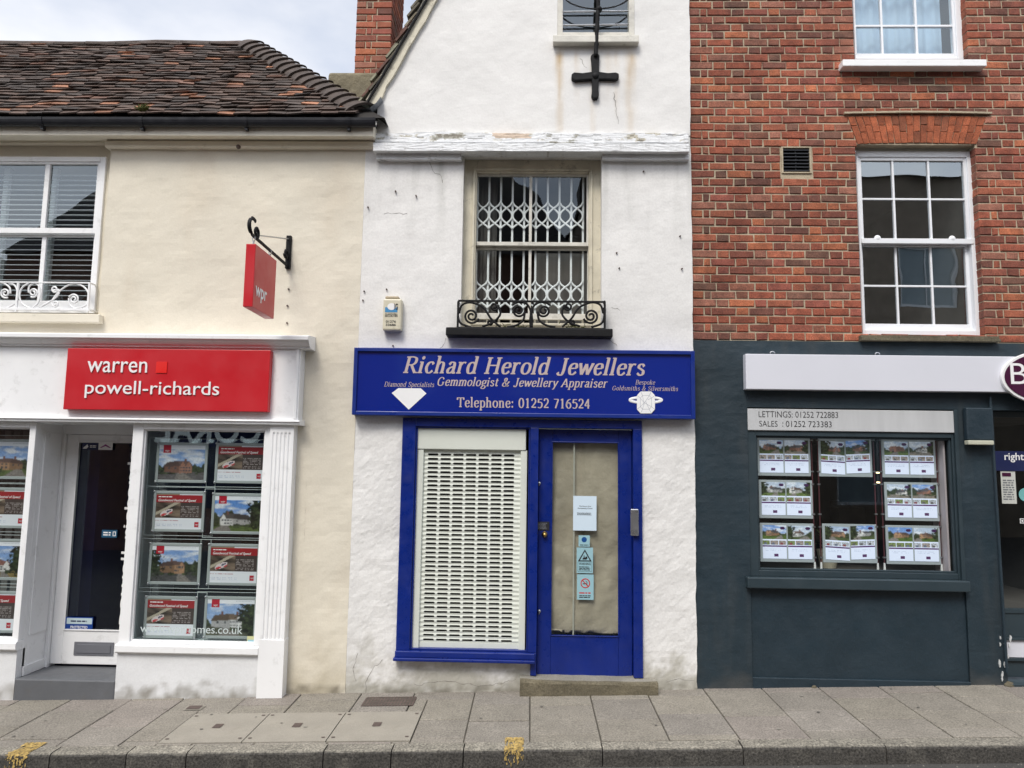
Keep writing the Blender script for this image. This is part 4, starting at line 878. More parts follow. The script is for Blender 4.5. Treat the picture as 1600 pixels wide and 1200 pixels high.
mb.xprism([(.05, P(300, 213, -.05).z-.002), (-.035, P(300, 213, -.05).z-.002), (-.035, P(300, 219, -.05).z), (-.055, P(300, 221, -.05).z), (-.055, P(300, 228, -.05).z), (-.04, P(300, 230, -.05).z), (.05, P(300, 230, -.05).z)], xs, xr-.02)
mb.build('cornice', m_cream, cb, .004)
# upper window with venetian blind
wf = MB(); frame(wf, wo_, .05, .05, .04, .045, Yb-.025, Yb+.07); cw_ = wf.build('window', m_white, cb, .004)
u1 = RC(-150, 252, 154, 358, Yb); mz = P(75, 360, Yb).z
mb = MB(); inn = (wo_[0]+.05, wo_[1]-.05, wo_[2]+.04, wo_[3]-.045); frame(mb, (inn[0], inn[1], mz-.03, inn[3]), .03, .03, .05, .02, Yb-.012, Yb+.022)
xv = [P(72, 305, Yb).x, P(-80, 305, Yb).x]
for x in xv: mb.box(x-.022, x+.022, Yb-.010, Yb+.02, mz+.02, inn[3]-.02)
mb.build('upper_sash', m_white, cw_, .003)
mb = MB(); frame(mb, (inn[0], inn[1], inn[2], mz-.031), .035, .035, .08, .02, Yb+.024, Yb+.055)
for x in xv: mb.box(x-.020, x+.020, Yb+.026, Yb+.053, inn[2]+.08, mz-.051)
mb.build('lower_sash', m_white, cw_, .003)
pane((inn[0]+.02, inn[1]-.02, mz, inn[3]-.01), Yb+.012, cw_); pane((inn[0]+.02, inn[1]-.02, inn[2]+.06, mz-.03), Yb+.045, cw_)
room((wo_[0]+.02, wo_[1]-.02, wo_[2]+.01, wo_[3]-.01), Yb+.09, 2.0, cw_, m_dark)
mb = MB(); z = inn[2]+.05
while z < inn[3]-.04: mb.add([(inn[0], .150, z), (inn[1], .150, z), (inn[1], .196, z+.004), (inn[0], .196, z+.004)], [(0, 1, 2, 3)]); mb.box(inn[0], inn[1], .1475, .150, z-.0015, z+.0015); z += .047
mb.build('venetian_blind', m_slat, cw_)
mb = MB()
for x in (P(83, 305, .2).x, P(8, 305, .2).x, P(-70, 305, .2).x): mb.box(x-.03, x+.018, .205, .245, inn[2], inn[3])
mb.build('window_lining', m_inwhite, cw_)
mb = MB(); rc = RC(-160, 491, 157, 503, -.05); mb.box(wo_[0]-.1, rc[1], -.07, Yb-.026, rc[2], rc[3]+.006); mb.build('sill', m_cream, cw_, .006)
# white scrolled guard
Yr = -.055
def z2(x, y): p = P(x/3.333, 220+y/3.333, Yr); return (p.x, p.z)
gt = thing('window_guard', 'white scrolled iron guard in front of the cream building window with blinds', 'window guard', (P(60, 489, Yr).x, Yr, rc[3]+.006))
rail = MB(); xl_ = P(-160, 440, Yr).x
for yy, hh_ in ((740, .006), (880, .011)): q = z2(468, yy); rail.box(xl_, q[0], Yr-.009, Yr+.009, q[1]-hh_, q[1]+hh_)
for x in (97, 468, -230): q, s_ = z2(x, 733), z2(x, 893); rail.box(q[0]-.009, q[0]+.009, Yr-.008, Yr+.008, s_[1], q[1]-.007)
q = z2(468, 740); rail.box(q[0]-.006, q[0]+.006, Yr+.0095, Yb+.02, q[1]-.006, q[1]+.006); q = z2(468, 880); rail.box(q[0]-.008, q[0]+.008, Yr+.0095, Yb+.02, q[1]-.009, q[1]+.009)
rail.build('rail', m_white, gt, .002)
scs = [spiral(28, 793, 26, 6, 60, 640, 40), smooth_path([(54, 795), (50, 765), (20, 742), (-20, 740), (-60, 770)]), smooth_path([(45, 740), (78, 755), (92, 800), (80, 845), (30, 872)]),
       spiral(172, 790, 25, 6, 120, -460, 40), smooth_path([(147, 790), (150, 760), (175, 741), (200, 755), (208, 800), (195, 845), (165, 870)]), smooth_path([(150, 741), (115, 765), (102, 810), (118, 850), (160, 875)]),
       spiral(285, 772, 19, 5, 0, 520, 30), spiral(288, 848, 18, 5, 180, -340, 30), smooth_path([(304, 772), (303, 800), (270, 830), (205, 868)]), smooth_path([(270, 848), (280, 815), (330, 765), (385, 743), (435, 760), (460, 800), (450, 850), (415, 872)]),
       spiral(385, 825, 27, 6, 200, 800, 44), smooth_path([(358, 820), (362, 850), (385, 870), (420, 868)])]
for k in (1,): scs += [[(x-330, y) for x, y in q] for q in scs[:6]]
mb = MB()
for i, q in enumerate(scs): mb.tube([(lambda c: (c[0], Yr+.0012*(i % 5), c[1]))(z2(x, y)) for x, y in q], .008, 6)
mb.build('scrollwork', m_white, gt, smooth=True)
# roof
Ye = -.20; ez = P(300, 180, Ye).z; pit = R_(47); slope = Vector((0, math.cos(pit), math.sin(pit))); nrm2 = Vector((0, -math.sin(pit), math.cos(pit)))
def roof_hit(px, py):
    d = ray(px, py); o = Vector((0, -CAM_D, CAM_H)); p0 = Vector((0, Ye, ez)); t = (p0-o).dot(nrm2)/d.dot(nrm2); return o+d*t
rl, rr = roof_hit(0, 68), roof_hit(384, 70); ridge_s = ((rl+rr)*.5-Vector((0, Ye, ez))).dot(slope)
hipb = roof_hit(560, 172); hip_top = rr
mb = MB(); ng = 28; gauge = ridge_s/ng; tw = .150
for r_ in range(ng+1):
    s0 = r_*gauge-.02; u = min(1, max(0, r_*gauge/ridge_s)); xmax = hipb.x+(hip_top.x-hipb.x)*u; x = CX0-.2+rnd.uniform(0, tw)
    sag = lambda x: -.012*abs(fbm(x*.6, r_*.05, 2))+.012*fbm(x*.9, r_*.22)
    while x < xmax:
        wd = tw*rnd.uniform(.93, 1.03); x1 = min(x+wd, xmax+.03)
        rr_ = rnd.random()
        if rr_ < .03: c = np.array((.25, .115, .065))
        elif rr_ < .10: c = np.array((.13, .070, .050))
        elif rr_ < .62: c = np.array((.078, .051, .039))
        else: c = np.array((.054, .040, .033))
        c = c*rnd.uniform(.7, 1.35); th = .014; lift = rnd.uniform(.012, .026); a = s0+rnd.uniform(-.010, .008); b = s0+gauge*1.75; tl = rnd.uniform(-.006, .006)
        p = lambda xx, ss, hh_: tuple(Vector((xx, Ye, ez))+slope*ss+nrm2*(hh_+sag(xx)))
        f = [p(x, a, lift+th-tl), p(x1, a, lift+th+tl), p(x1, a, lift+tl), p(x, a, lift-tl)]
        bk = [p(x, b, th*.6), p(x1, b, th*.6), p(x1, b, -.02), p(x, b, -.02)]
        mb.hexa(f, bk, 0, tuple(c), back=False); x = x1+rnd.uniform(.002, .007)
ro = mb.build('roof', m_tile, cb)
mb = MB(); A0 = Vector((CX0-.3, Ye, ez)); A1 = Vector((hipb.x+.25, Ye, ez)); rz = ez+ridge_s*math.sin(pit); ry = Ye+ridge_s*math.cos(pit)
mb.add([A0-nrm2*.02, A1-nrm2*.02, Vector((hip_top.x, ry, rz))-nrm2*.02, Vector((CX0-.3, ry, rz))-nrm2*.02, (CX0-.3, 2*ry-Ye, ez), (A1.x, 2*ry-Ye, ez)], [(0, 1, 2, 3), (3, 2, 5, 4), (1, 5, 2)]); mb.build('roof_deck', m_under, ro)
mb = MB(); n = 17; bse = Vector((hipb.x, hipb.y, hipb.z)); d = Vector((hip_top.x, ry, rz))-bse; dn = d.normalized(); lg = d.length/n      # bonnet hip tiles
side = dn.cross(Vector((0, -.75, .66))).normalized(); up = side.cross(dn).normalized(); up = up if up.z > 0 else -up
for i in range(n):
    for k_ in (0,):
        o = bse+dn*lg*i; pts_a, pts_b = [], []
        for j in range(9):
            a = math.pi*j/8; r0, r1 = .135*rnd.uniform(.96, 1.04), .105
            pts_a.append(o-dn*.02+side*(r0*math.cos(a))+up*(r0*.32*math.sin(a)+.022)); pts_b.append(o+dn*lg*1.3+side*(r1*math.cos(a))+up*(r1*.32*math.sin(a)+.0))
        ia = [q-up*.022 for q in pts_a]; vs = pts_a+pts_b+ia
        mb.add(vs, [(j, j+1, 9+j+1, 9+j) for j in range(8)]+[(j, 18+j, 18+j+1, j+1) for j in range(8)])
mb.tube([bse-up*.06, bse+d-up*.06], .09, 10); mb.build('hip_tiles', m_hip, ro)
mb = MB(); x = CX0-.2                            # half-round ridge tiles bedded in mortar
while x < hip_top.x-.05:
    x1 = min(x+.34, hip_top.x+.03); dz_ = .010*fbm(x*2, 4); vs = []
    for xx, r in ((x, .06), (x1-.008, .055)):
        for j in range(9): a = math.pi*j/8; vs.append((xx, ry-r*math.cos(a), rz-.03+dz_+.01*fbm(xx*5, 3)+r*.9*math.sin(a)))
    mb.add(vs, [(j, j+1, 10+j, 9+j) for j in range(8)]+[tuple(range(9))]); x = x1
mb.build('ridge_tiles', m_hip, ro)
for i in range(4):
    p = roof_hit(224+rnd.uniform(-6, 6), 177); mbm = MB()
    for q in range(12): a = rnd.uniform(0, 6.3); mbm.tube([p+Vector((0, -.03, 0)), p+Vector((.05*math.cos(a), -.06, .02+.04*rnd.random()))], .004, 4)
    mbm.build('moss_tuft', m_moss, ro)
# gutter
mb = MB(); zg0 = P(300, 181, Ye-.06).z; zg1 = P(300, 193, Ye-.06).z; rg = (zg0-zg1)*.55; prof = []
yc = Ye-.0; xg1 = P(588, 182, yc).x
for j in range(11): a = math.pi+math.pi*j/10; prof.append((yc+rg*math.cos(a), zg0+(zg0-zg1)*math.sin(a)))
pi_ = [(y*0+yc+(y-yc)*.88, zg0+(z-zg0)*.88) for y, z in prof][::-1]
mb.xprism(prof+pi_, CX0, xg1)
gu = mb.build('gutter', m_blackgut, cb)
for px in (66, 222, 385, 545, -90):
    mb = MB(); x = P(px, 190, yc).x; pb = [(yc+(y-yc)*1.12, zg0+(z-zg0)*1.12) for y, z in prof]; mb.xprism(pb+prof[::-1], x-.018, x+.018); mb.box(x-.012, x+.012, yc, -.161, zg1-.025, zg1-.005); mb.build('bracket', m_blackgut, gu)
# lead valley flashing and rendered stack base at the party wall
mb = MB(); n = 14; vs = []
pts = [(520, 160), (535, 166), (550, 170), (565, 171), (578, 169), (588, 160), (595, 150)]
for i, (x, y) in enumerate(pts):
    for k_, yy in ((0, -.12), (1, .35)): q = P(x, y, -.12); vs.append((q.x, yy, q.z+.04*k_+.02*(fbm(x*.1, k_*2))))
for i in range(len(pts)-1): mb.add([vs[2*i], vs[2*i+2], vs[2*i+3], vs[2*i+1]], [(0, 1, 2, 3)])
mb.build('lead_flashing', m_lead, ro)

# chimney behind the party wall
Yh = .75; rc = RC(557, -60, 612, 112, Yh); blk = RC(511, 112, 588, 172, .55)
ch = thing('chimney_stack', 'red brick chimney on a weathered rendered base between the tiled roof and the gable', 'chimney', ((rc[0]+rc[1])/2, Yh, blk[2]))
mb = MB(); vs = []
mb.box(blk[0], blk[1], .55, 1.5, blk[2]-.5, blk[3]); o = mb.build('rendered_base', m_render, ch, .03)
BR = [(.185, .060, .040), (.205, .066, .042), (.155, .056, .042), (.23, .082, .052), (.125, .056, .046), (.17, .075, .055), (.20, .068, .054), (.27, .10, .055), (.11, .060, .048), (.22, .105, .082)]
def brick_col(x=0, z=0): c = np.array(rnd.choice(BR+BR[:4])); return c*rnd.uniform(.82, 1.25)*np.array((1.24, 1.07, .92))*(1.0+.22*fbm(x*.9, z*1.1, 5))
def one_brick(mb, x0, x1, z0, z1, Yf, depth, col, j=.0022):
    J = lambda: rnd.uniform(-j, j); yo = Yf+rnd.uniform(-.003, .002); e = .006
    o = [(x0+J(), z1+J()), (x1+J(), z1+J()), (x1+J(), z0+J()), (x0+J(), z0+J())]; cx, cz = (x0+x1)/2, (z0+z1)/2; hx, hz = (x1-x0)/2, (z1-z0)/2
    i_ = [(cx+(x-cx)*(1-e/hx), cz+(z-cz)*(1-e/hz)) for x, z in o]
    vs = [(x, yo, z) for x, z in i_]+[(x, yo+e, z) for x, z in o]+[(x, Yf+depth, z) for x, z in o]
    mb.add(vs, [(0, 3, 2, 1)]+[(k, (k+1) % 4, 4+(k+1) % 4, 4+k) for k in range(4)]+[(4+k, 4+(k+1) % 4, 8+(k+1) % 4, 8+k) for k in range(4)], 0, tuple(col))
def flemish(x0, x1, z0, z1, Yf, depth, holes, mb, course=.0725, L_=.218, H_=.107, jt=.0096):
    r_ = 0; z = z0
    while z < z1:
        za, zb_ = z+jt/2, z+course-jt/2; zm = (za+zb_)/2; segs = [(x0, x1)]
        for h in holes:
            hh_ = h(zm) if callable(h) else ((h[0], h[1]) if h[2] < zm < h[3] else None)
            if hh_: segs = [q for p0, p1 in segs for q in ((p0, min(p1, hh_[0])), (max(p0, hh_[1]), p1)) if q[1]-q[0] > .03]
        for p0, p1 in segs:
            x = p0; k = r_ % 2; first = True
            while x < p1-.004:
                w_ = (L_ if k % 2 == 0 else H_)*rnd.uniform(.97, 1.03)
                if first and k % 2 == 1: w_ = H_*1.0
                elif first and p0 > x0: w_ = L_
                if not first and k % 2 == 0 and x-p0 < .13 and r_ % 2: w_ = .06; k += 1
                first = False; e = x+w_
                if p1-e < .05: e = p1
                one_brick(mb, x, e-(jt if e < p1 else 0), za+.004*fbm(x*1.3, z*.7, 3), zb_+.004*fbm(x*1.3, z*.7, 3), Yf, depth, brick_col(x, z), .0035)
                x = e; k += 1
        z += course; r_ += 1
bk_ = MB(); flemish(rc[0], rc[1], blk[3]+.001, blk[3]+1.6, Yh, .05, [], bk_)
sd_ = MB(); flemish(0, .62, blk[3]+.001, blk[3]+1.6, 0, .05, [], sd_)
sd_.v = [(rc[1]-y, Yh+.01+x, z) for x, y, z in sd_.v]; bk_.add(sd_.v, sd_.f, 0); bk_.c[-len(sd_.c):] = [tuple(np.array(c)*1.0) for c in sd_.c]
bk_.build('brickwork', M('chimney_brick', attr=True, rough=.85, var=.2, vs=14, bump=.003, bs=70, speck=.15, spk=140), ch)
mb = MB(); mb.box(rc[0]+.006, rc[1]-.008, Yh+.008, Yh+.62, blk[3]+.0005, blk[3]+1.6); mb.build('mortar', m_mortar, ch)

# ---- white shopfront
Yf0 = -.12
zc = lambda px, py, Y: P(px, py, Y).z
wl, wr_ = P(43, 840, -.07).x, P(197, 840, -.07).x           # door recess
xpr = P(450, 877, -.10).x; xpl = P(412, 877, -.10).x
zfb = zc(240, 655, Yf0)
mb = MB(); xf = P(468, 600, Yf0).x; mb.box(CX0, xf, Yf0, .02, zfb, zc(240, 541, Yf0)); fo = mb.build('fascia', m_white, cb, .003)
mb = MB(); xc = P(482, 530, -.205).x; zt0 = zc(240, 523, -.205)
mb.xprism([(.02, zt0+.03), (-.18, zt0+.012), (-.215, zt0), (-.215, zt0-.032), (-.20, zt0-.036), (-.19, zt0-.05), (-.165, zt0-.075), (-.145, zt0-.080), (-.145, zt0-.095), (.02, zt0-.095)], CX0, xc); mb.build('shop_cornice', m_white, fo, .003)
mb = MB(); mb.xprism([(.0, zfb+.012), (-.15, zfb+.006), (-.155, zfb-.008), (-.14, zfb-.014), (-.14, zfb-.03), (-.125, zfb-.036), (0, zfb-.036)], CX0, P(468, 657, -.15).x); mb.build('architrave', m_white, fo, .002)
mb = MB(); mb.box(xf-.035, xf-.012, Yf0-.012, Yf0-.0003, zfb+.02, zc(240, 541, Yf0)-.01); mb.build('bead', m_white, fo, .003)
zh = zfb-.037
# fluted pilaster
mb = MB(); z0p, z1p = zc(440, 1000, -.1), zc(440, 676, -.1); nfl = 5; pw = xpr-xpl; Yp = -.105; prof = [(xpl, .0)]
prof.append((xpl, Yp))
for i in range(nfl):
    c0 = xpl+pw*(.17+.165*i); r = pw*.052
    prof += [(c0-r+r*(1-math.cos(a)), Yp+r*.9*math.sin(a)) for a in [math.pi*k/6 for k in range(7)]]
prof += [(xpr, Yp), (xpr, .0)]; n = len(prof)
vs = [(x, y, z0p) for x, y in prof]+[(x, y, z1p) for x, y in prof]; mb.add(vs, [(i, i+1, n+i+1, n+i) for i in range(n-1)])
mb.box(xpl-.004, xpr+.004, Yp-.004, 0, -.4, z0p); mb.box(xpl, xpr, Yp, 0, z1p, zh)
mb.build('pilaster', m_white, cb)
mb = MB(); x = P(443, 1050, -.03).x; mb.box(x-.018, x+.018, -.06, .02, gz(x)-.05, zc(443, 1007, -.05)); mb.build('boxed_pipe', m_cream, cb, .004)
# right display window
Yw = -.06; g_ = RC(215, 672, 407, 1004, Yw); zsl = zc(290, 1008, -.10)
def shop_window(x0, x1, gl, name_lbl):
    mb = MB(); frame(mb, (x0, x1, zsl, zh), gl[0]-x0, x1-gl[1], gl[2]-zsl, zh-gl[3], Yw-.02, Yw+.05); wo = mb.build('display_window', m_white, cb, .004)
    mb = MB(); frame(mb, (gl[0]+.0005, gl[1]-.0005, gl[2]+.0005, gl[3]-.0005), .012, .012, .012, .012, Yw, Yw+.03); mb.build('bead', m_white, wo, .003)
    pane(gl, Yw+.02, wo, m_glass2); return wo
w1 = shop_window(wr_, xpl-.001, g_, '')
mb = MB(); mb.xprism([(.0, zsl-.001), (-.10, zsl-.001), (-.115, zsl-.012), (-.115, zsl-.062), (-.095, zsl-.075), (.0, zsl-.075)], wr_-.008, xpl-.005); mb.build('sill', m_white, w1, .002)
def rcol(x, z):
    c = np.array((.72, .73, .74))*(1+.03*fbm(x*3, z*3)); h = z-gz(x); d = max(0, (.22-h)/.22); k = max(0, min(1, d*1.3+.9*fbm(x*8, z*9, 1)-.55)); return tuple(c*(1-k*.75)+np.array((.17, .15, .11))*k*.75)
build_wall('stall_riser', wall_mesh(wr_, xpl-.005, -.5, zsl-.075, Yw-.02, [], lambda x, z: .0025*fbm(x*3, z*4), rcol, .02, .1), m_smoothpaint, cb)
room((wr_+.03, xpl+.3, zsl, zh), Yw+.06, 2.3, w1, m_dark)
mb = MB(); mb.box(wr_+.035, wr_+.05, Yw+.06, .75, zsl+.005, zh-.01); mb.box(wr_+.035, xpl, Yw+.06, .45, zsl-.03, zsl+.004); mb.build('display_lining', m_inwhite, w1)
mb = MB(); xx = wr_+.3
for i in range(9): wd = rnd.uniform(.08, .3); mb.box(xx, xx+wd, 1.2+rnd.uniform(0, .6), 2.2, zsl, zsl+rnd.uniform(.4, 1.6), 0, rnd.choice(((.01, .012, .08), (.02, .09, .11), (.08, .03, .03), (.03, .03, .035), (.10, .08, .05)))); xx += wd
mb.build('room_furniture', M('office_furniture', attr=True, rough=.6, var=.1), w1)
# left display window
gl2 = RC(-330, 669, 35, 999, Yw); gl2 = (gl2[0], gl2[1], g_[2], g_[3])
w2 = shop_window(CX0+.21, wl, gl2, ''); mb = MB(); mb.xprism([(.0, zsl-.001), (-.10, zsl-.001), (-.115, zsl-.012), (-.115, zsl-.062), (-.095, zsl-.075), (.0, zsl-.075)], CX0+.2, wl+.006); mb.build('sill', m_white, w2, .002)
build_wall('stall_riser', wall_mesh(CX0+.21, wl, -.5, zsl-.075, Yw-.02, [], lambda x, z: .0025*fbm(x*3, z*4), rcol, .04, .1), m_smoothpaint, cb)
room((CX0+.25, wl-.03, zsl, zh), Yw+.06, 2.0, w2, m_dark)
mb = MB(); xx = P(8, 800, .9).x
for i in range(4): mb.box(xx+i*.09, xx+i*.09+.06, .8, .84, zsl, zh-.03)
mb.build('curtain', m_curtain, w2)
# door recess: side panel, soffit, step, door
Ydr = .31; zdb = zc(140, 1039, Ydr)
mb = MB(); mb.box(wl-.03, wl, Yw+.051, Ydr, -.4, zh); mb.box(wl+.0005, wl+.012, Yw+.10, Ydr-.04, zdb+.30, zh-.08); mb.box(wl+.0005, wl+.016, Yw+.055, Ydr-.005, zdb-.02, zdb+.06); mb.build('recess_panel', m_white, cb, .004)
mb = MB(); mb.box(wr_+.0, wr_+.03, Yw+.051, Ydr, -.4, zsl); mb.build('recess_riser', m_white, cb); mb = MB(); mb.box(wl, wr_+.03, Yw+.051, Ydr+.1, zh+.0, zh+.03); mb.build('recess_soffit', m_white, cb)
pane((wr_+.001, wr_+.02, zsl, zh), Ydr, cb, m_glass2, 'return_glass')
st = zc(100, 1062, Yw-.02); mb = MB(); ste = thing('doorstep', 'grey painted step at the recessed white shop door', 'step', ((wl+wr_)/2, Yw, gz((wl+wr_)/2)))
mb.box(wl+.001, wr_-.001, Yw-.022, Ydr+.05, -.4, st); mb.build('step_block', m_grey, ste, .012)
dg = RC(111, 690, 232, 986, Ydr); dl = P(97, 850, Ydr).x; zdt = zc(150, 680, Ydr); drx = wr_+.12
mb = MB(); mb.box(wl, dl-.03, Ydr-.03, Ydr+.06, zdb-.03, zh); mb.box(dl-.03, drx, Ydr-.03, Ydr+.06, zdt+.006, zh); mb.build('door_frame', m_white, cb, .004)
mb = MB(); frame(mb, (dl-.027, drx, zdb+.004, zdt+.003), dg[0]-dl+.027, .06, dg[2]-zdb-.004, zdt+.003-dg[3], Ydr, Ydr+.045); dd = mb.build('door', m_white, cb, .004)
pane((dg[0], drx-.06, dg[2], dg[3]), Ydr+.02, dd, m_glass2); mb = MB(); frame(mb, (dg[0]-.002, drx-.06, dg[2]-.002, dg[3]+.002), .014, .014, .014, .014, Ydr-.008, Ydr-.0005); mb.build('glazing_bead', m_white, dd, .003)
rc = RC(116, 1003, 178, 1024, Ydr); mb = MB(); mb.box(rc[0], rc[1], Ydr-.008, Ydr-.0005, rc[2], rc[3]); lp = mb.build('letter_plate', m_greymetal, dd, .003)
mb = MB(); i_ = (rc[0]+.025, rc[1]-.025, rc[2]+.02, rc[3]-.02); mb.box(i_[0], i_[1], Ydr-.013, Ydr-.0083, i_[2], i_[3]); mb.build('flap', m_greymetal, lp, .003)
room((dl-.02, drx+.3, st-.02, zh), Ydr+.065, 3.2, dd, m_darkblue)
mb = MB(); mb.box(dl+.0, dl+.12, .6, 1.4, st, zh-.2); mb.box(dl+.3, drx+.2, 1.5, 1.6, st, st+.55); mb.build('hall_furniture', m_darkblue, dd)
mb = MB()
a_, b_ = P(202, 705, Ydr), P(202, 985, Ydr)
def rot90(X, Y, Z): return (P(199, 840, Ydr).x+(Z-0), Y, X)
put_text(mb, 'powell-richards', b_.z+.05, a_.z, -.055, .035, Ydr-.002, fn=lambda X, Y, Z: (P(197.5, 840, Ydr).x-Z, Y, X)); mb.build('window_lettering', m_letterwhite, dd)
def sticker(name, label, px, mat, Y=Ydr-.003, grp=None): rc = RC(*px, Y); return rc, sheet(name, label, 'sticker', rc, Y, mat, grp)
m_navy = M('navy_sticker', (.012, .018, .075), .4, .02)
rc, t = sticker('sticker', 'small navy sticker with a pale swoosh at the top of the white shop door glass', (128, 692, 153, 703), m_navy)
mb = MB(); mb.prism([sub(rc, u, u, v, v)[::2] for u, v in ((.08, .15), (.3, .15), (.42, .45), (.34, .8), (.2, .5), (.12, .4))], Ydr-.0052, Ydr-.0043)
fine_print(mb, sub(rc, .5, .94, .3, .7), 2, Ydr-.005); mb.build('emblem', m_letterwhite, t)
rc, t = sticker('sticker', 'small white sticker with a purple chevron at the top of the white shop door glass', (154, 692, 176, 703), m_letterwhite)
mb = MB(); mb.prism([sub(rc, u, u, v, v)[::2] for u, v in ((.1, .3), (.5, .8), (.9, .3), (.78, .3), (.5, .55), (.22, .3))], Ydr-.0052, Ydr-.0043); mb.build('emblem', M('chevron_purple', (.25, .02, .20), .5, .02), t)
rc, t = sticker('sticker', 'small blue sticker halfway up the white shop door glass', (159, 828, 183, 840), M('teal_sticker', (.01, .08, .16), .5, .02))
mb = MB(); fine_print(mb, sub(rc, .1, .6, .2, .8), 2, Ydr-.005); frame(mb, sub(rc, .72, .92, .2, .8), .006, .006, .006, .006, Ydr-.005, Ydr-.0043); mb.build('emblem', m_letterwhite, t)
rc, t = sticker('sticker', 'blue and white protected sticker at the foot of the white shop door glass', (102, 964, 145, 985), M('cobalt_sticker', (.008, .05, .26), .4, .02))
mb = MB(); s_ = sub(rc, .05, .97, .48, .92); mb.box(s_[0], s_[1], Ydr-.0052, Ydr-.0043, s_[2], s_[3]); mb.build('white_band', M('pale_band', (.5, .62, .66), .5, .02), t)
mb = MB(); put_text(mb, 'PROTECTED', *sub(rc, .2, .82, .14, .34), Ydr-.0048, off=.02); mb.build('lettering', m_letterwhite, t); mb = MB(); fine_print(mb, sub(rc, .18, .85, .6, .78), 1, Ydr-.0058); mb.build('fine_print', m_navy, t)
# red fascia sign
Yt = -.185; rs = RC(102, 545.5, 420.5, 641.5, Yt); t = thing('fascia_sign', 'red estate agent sign with white lowercase lettering on the white fascia', 'shop sign', ((rs[0]+rs[1])/2, Yf0, rs[2]))
mb = MB(); mb.box(rs[0], rs[1], Yt, Yf0-.001, rs[2], rs[3]); mb.build('panel', m_red, t, .004)
def z3(x, y, Y=None): p = P(x/3.2, 500+y/3.2, Yt if Y is None else Y); return p
mb = MB(); a_, b_ = z3(437, 263), z3(740, 208); put_text(mb, 'warren', a_.x, b_.x, z3(590, 263).z, z3(590, 207).z, Yt-.005, depth=.008)
a_, b_ = z3(424, 393), z3(1100, 306); put_text(mb, 'powell-richards', a_.x, b_.x, z3(760, 394).z, z3(760, 306).z, Yt-.005, depth=.008); mb.build('lettering', m_letterwhite, t)
mb = MB(); a_, b_ = z3(780, 265), z3(838, 210); mb.box(a_.x, b_.x, Yt-.006, Yt-.0005, a_.z, b_.z); mb.build('red_square', m_redlogo, t)
# hanging sign
X0h = -2.115; t = thing('hanging_sign', 'red double sided sign hanging from a black scrolled iron bracket on the cream wall', 'hanging sign', PX(434, 390, X0h))
a_, b_, c_, d_ = PX(399, 382, X0h), PX(431.5, 405, X0h), PX(429, 497, X0h), PX(395, 482, X0h)
yn, yf_ = (a_.y+d_.y)/2, min(-.05, (b_.y+c_.y)/2); zt_, zb2 = (a_.z+b_.z)/2, (c_.z+d_.z)/2; xt = X0h-.075
print('hang', a_, b_, c_, d_)
mb = MB(); mb.box(xt, X0h, yn, yf_, zb2, zt_); mb.build('panel', m_red, t, .004)
mb = MB(); u0, u1 = yn+(yf_-yn)*.08, yn+(yf_-yn)*.60; put_text(mb, 'wpr', u0, u1, zb2+(zt_-zb2)*.13, zb2+(zt_-zb2)*.36, 0, off=.02, fn=lambda X, Y, Z: (X0h+.002, X, Z)); mb.build('lettering', m_letterwhite, t)
xm = (xt+X0h)/2; zb3 = zt_+.062; wp0, wp1 = PX(437, 354, xm), Vector((xm, 0, zb3-.025))
mb = MB(); mb.box(xm-.022, xm+.022, -.03, .006, wp1.z, wp0.z); mb.build('wall_plate', m_black, t, .006)
mb = MB(); arm = [(xm, -.03, zb3)]; e = PX(400, 362, xm); tip = PX(390, 341, xm)
mb.tube([(xm, -.02, zb3)]+[(xm, (-.03)*(1-u)+yn*u, zb3+.012*u) for u in np.linspace(.05, .85, 8)]+[(xm, yn+.03-.085*math.sin(a), zb3+.012+.065*(1-math.cos(a))) for a in np.linspace(.1, 3.6, 16)], .016, 8, flat=.55)
cy_, cz_ = yn+.10, zb3+.058; mb.tube([(xm, y, z) for y, z in spiral(cy_, cz_, .048, .018, -90, 330, 24)], .012, 6)
mb.tube([(xm, y, z) for y, z in spiral(-.075, zb3+.10, .045, .015, 200, 560, 20)], .014, 6); mb.build('bracket', m_black, t, smooth=True)
mb = MB(); mb.tube([(xm, cy_+.04, cz_-.01), (xm, -.02, wp0.z-.03)], .006, 6); mb.build('stay', m_steel, t)
for yy in (yn+.05, yf_-.06):
    mb = MB(); zt2 = zb3+.004; nl = 2; hh_ = (zt2-zt_+.01)/nl
    for k in range(nl):
        zc_ = zt_+hh_*(k+.5)-.004; mb.tube([(xm+(.010*math.cos(a) if k % 2 else 0), yy+(0 if k % 2 else .010*math.cos(a)), zc_+hh_*.62*math.sin(a)) for a in [math.pi*2*i/12 for i in range(12)]], .0035, 5, closed=True)
    mb.build('chain', m_steel, t)
for y in (405, 417, 452, 478, 505): p = P(450+rnd.uniform(-2, 2), y, 0); mb = MB(); mb.tube([(p.x, .01, p.z), (p.x, -.014, p.z)], .008, 6); mb.build('old_fixing', m_iron, cb)
p = P(372, 229, -.06); mb = MB(); mb.dome((p.x, -.05, p.z), .02, .03); mb.build('old_fixing', m_iron, cb)
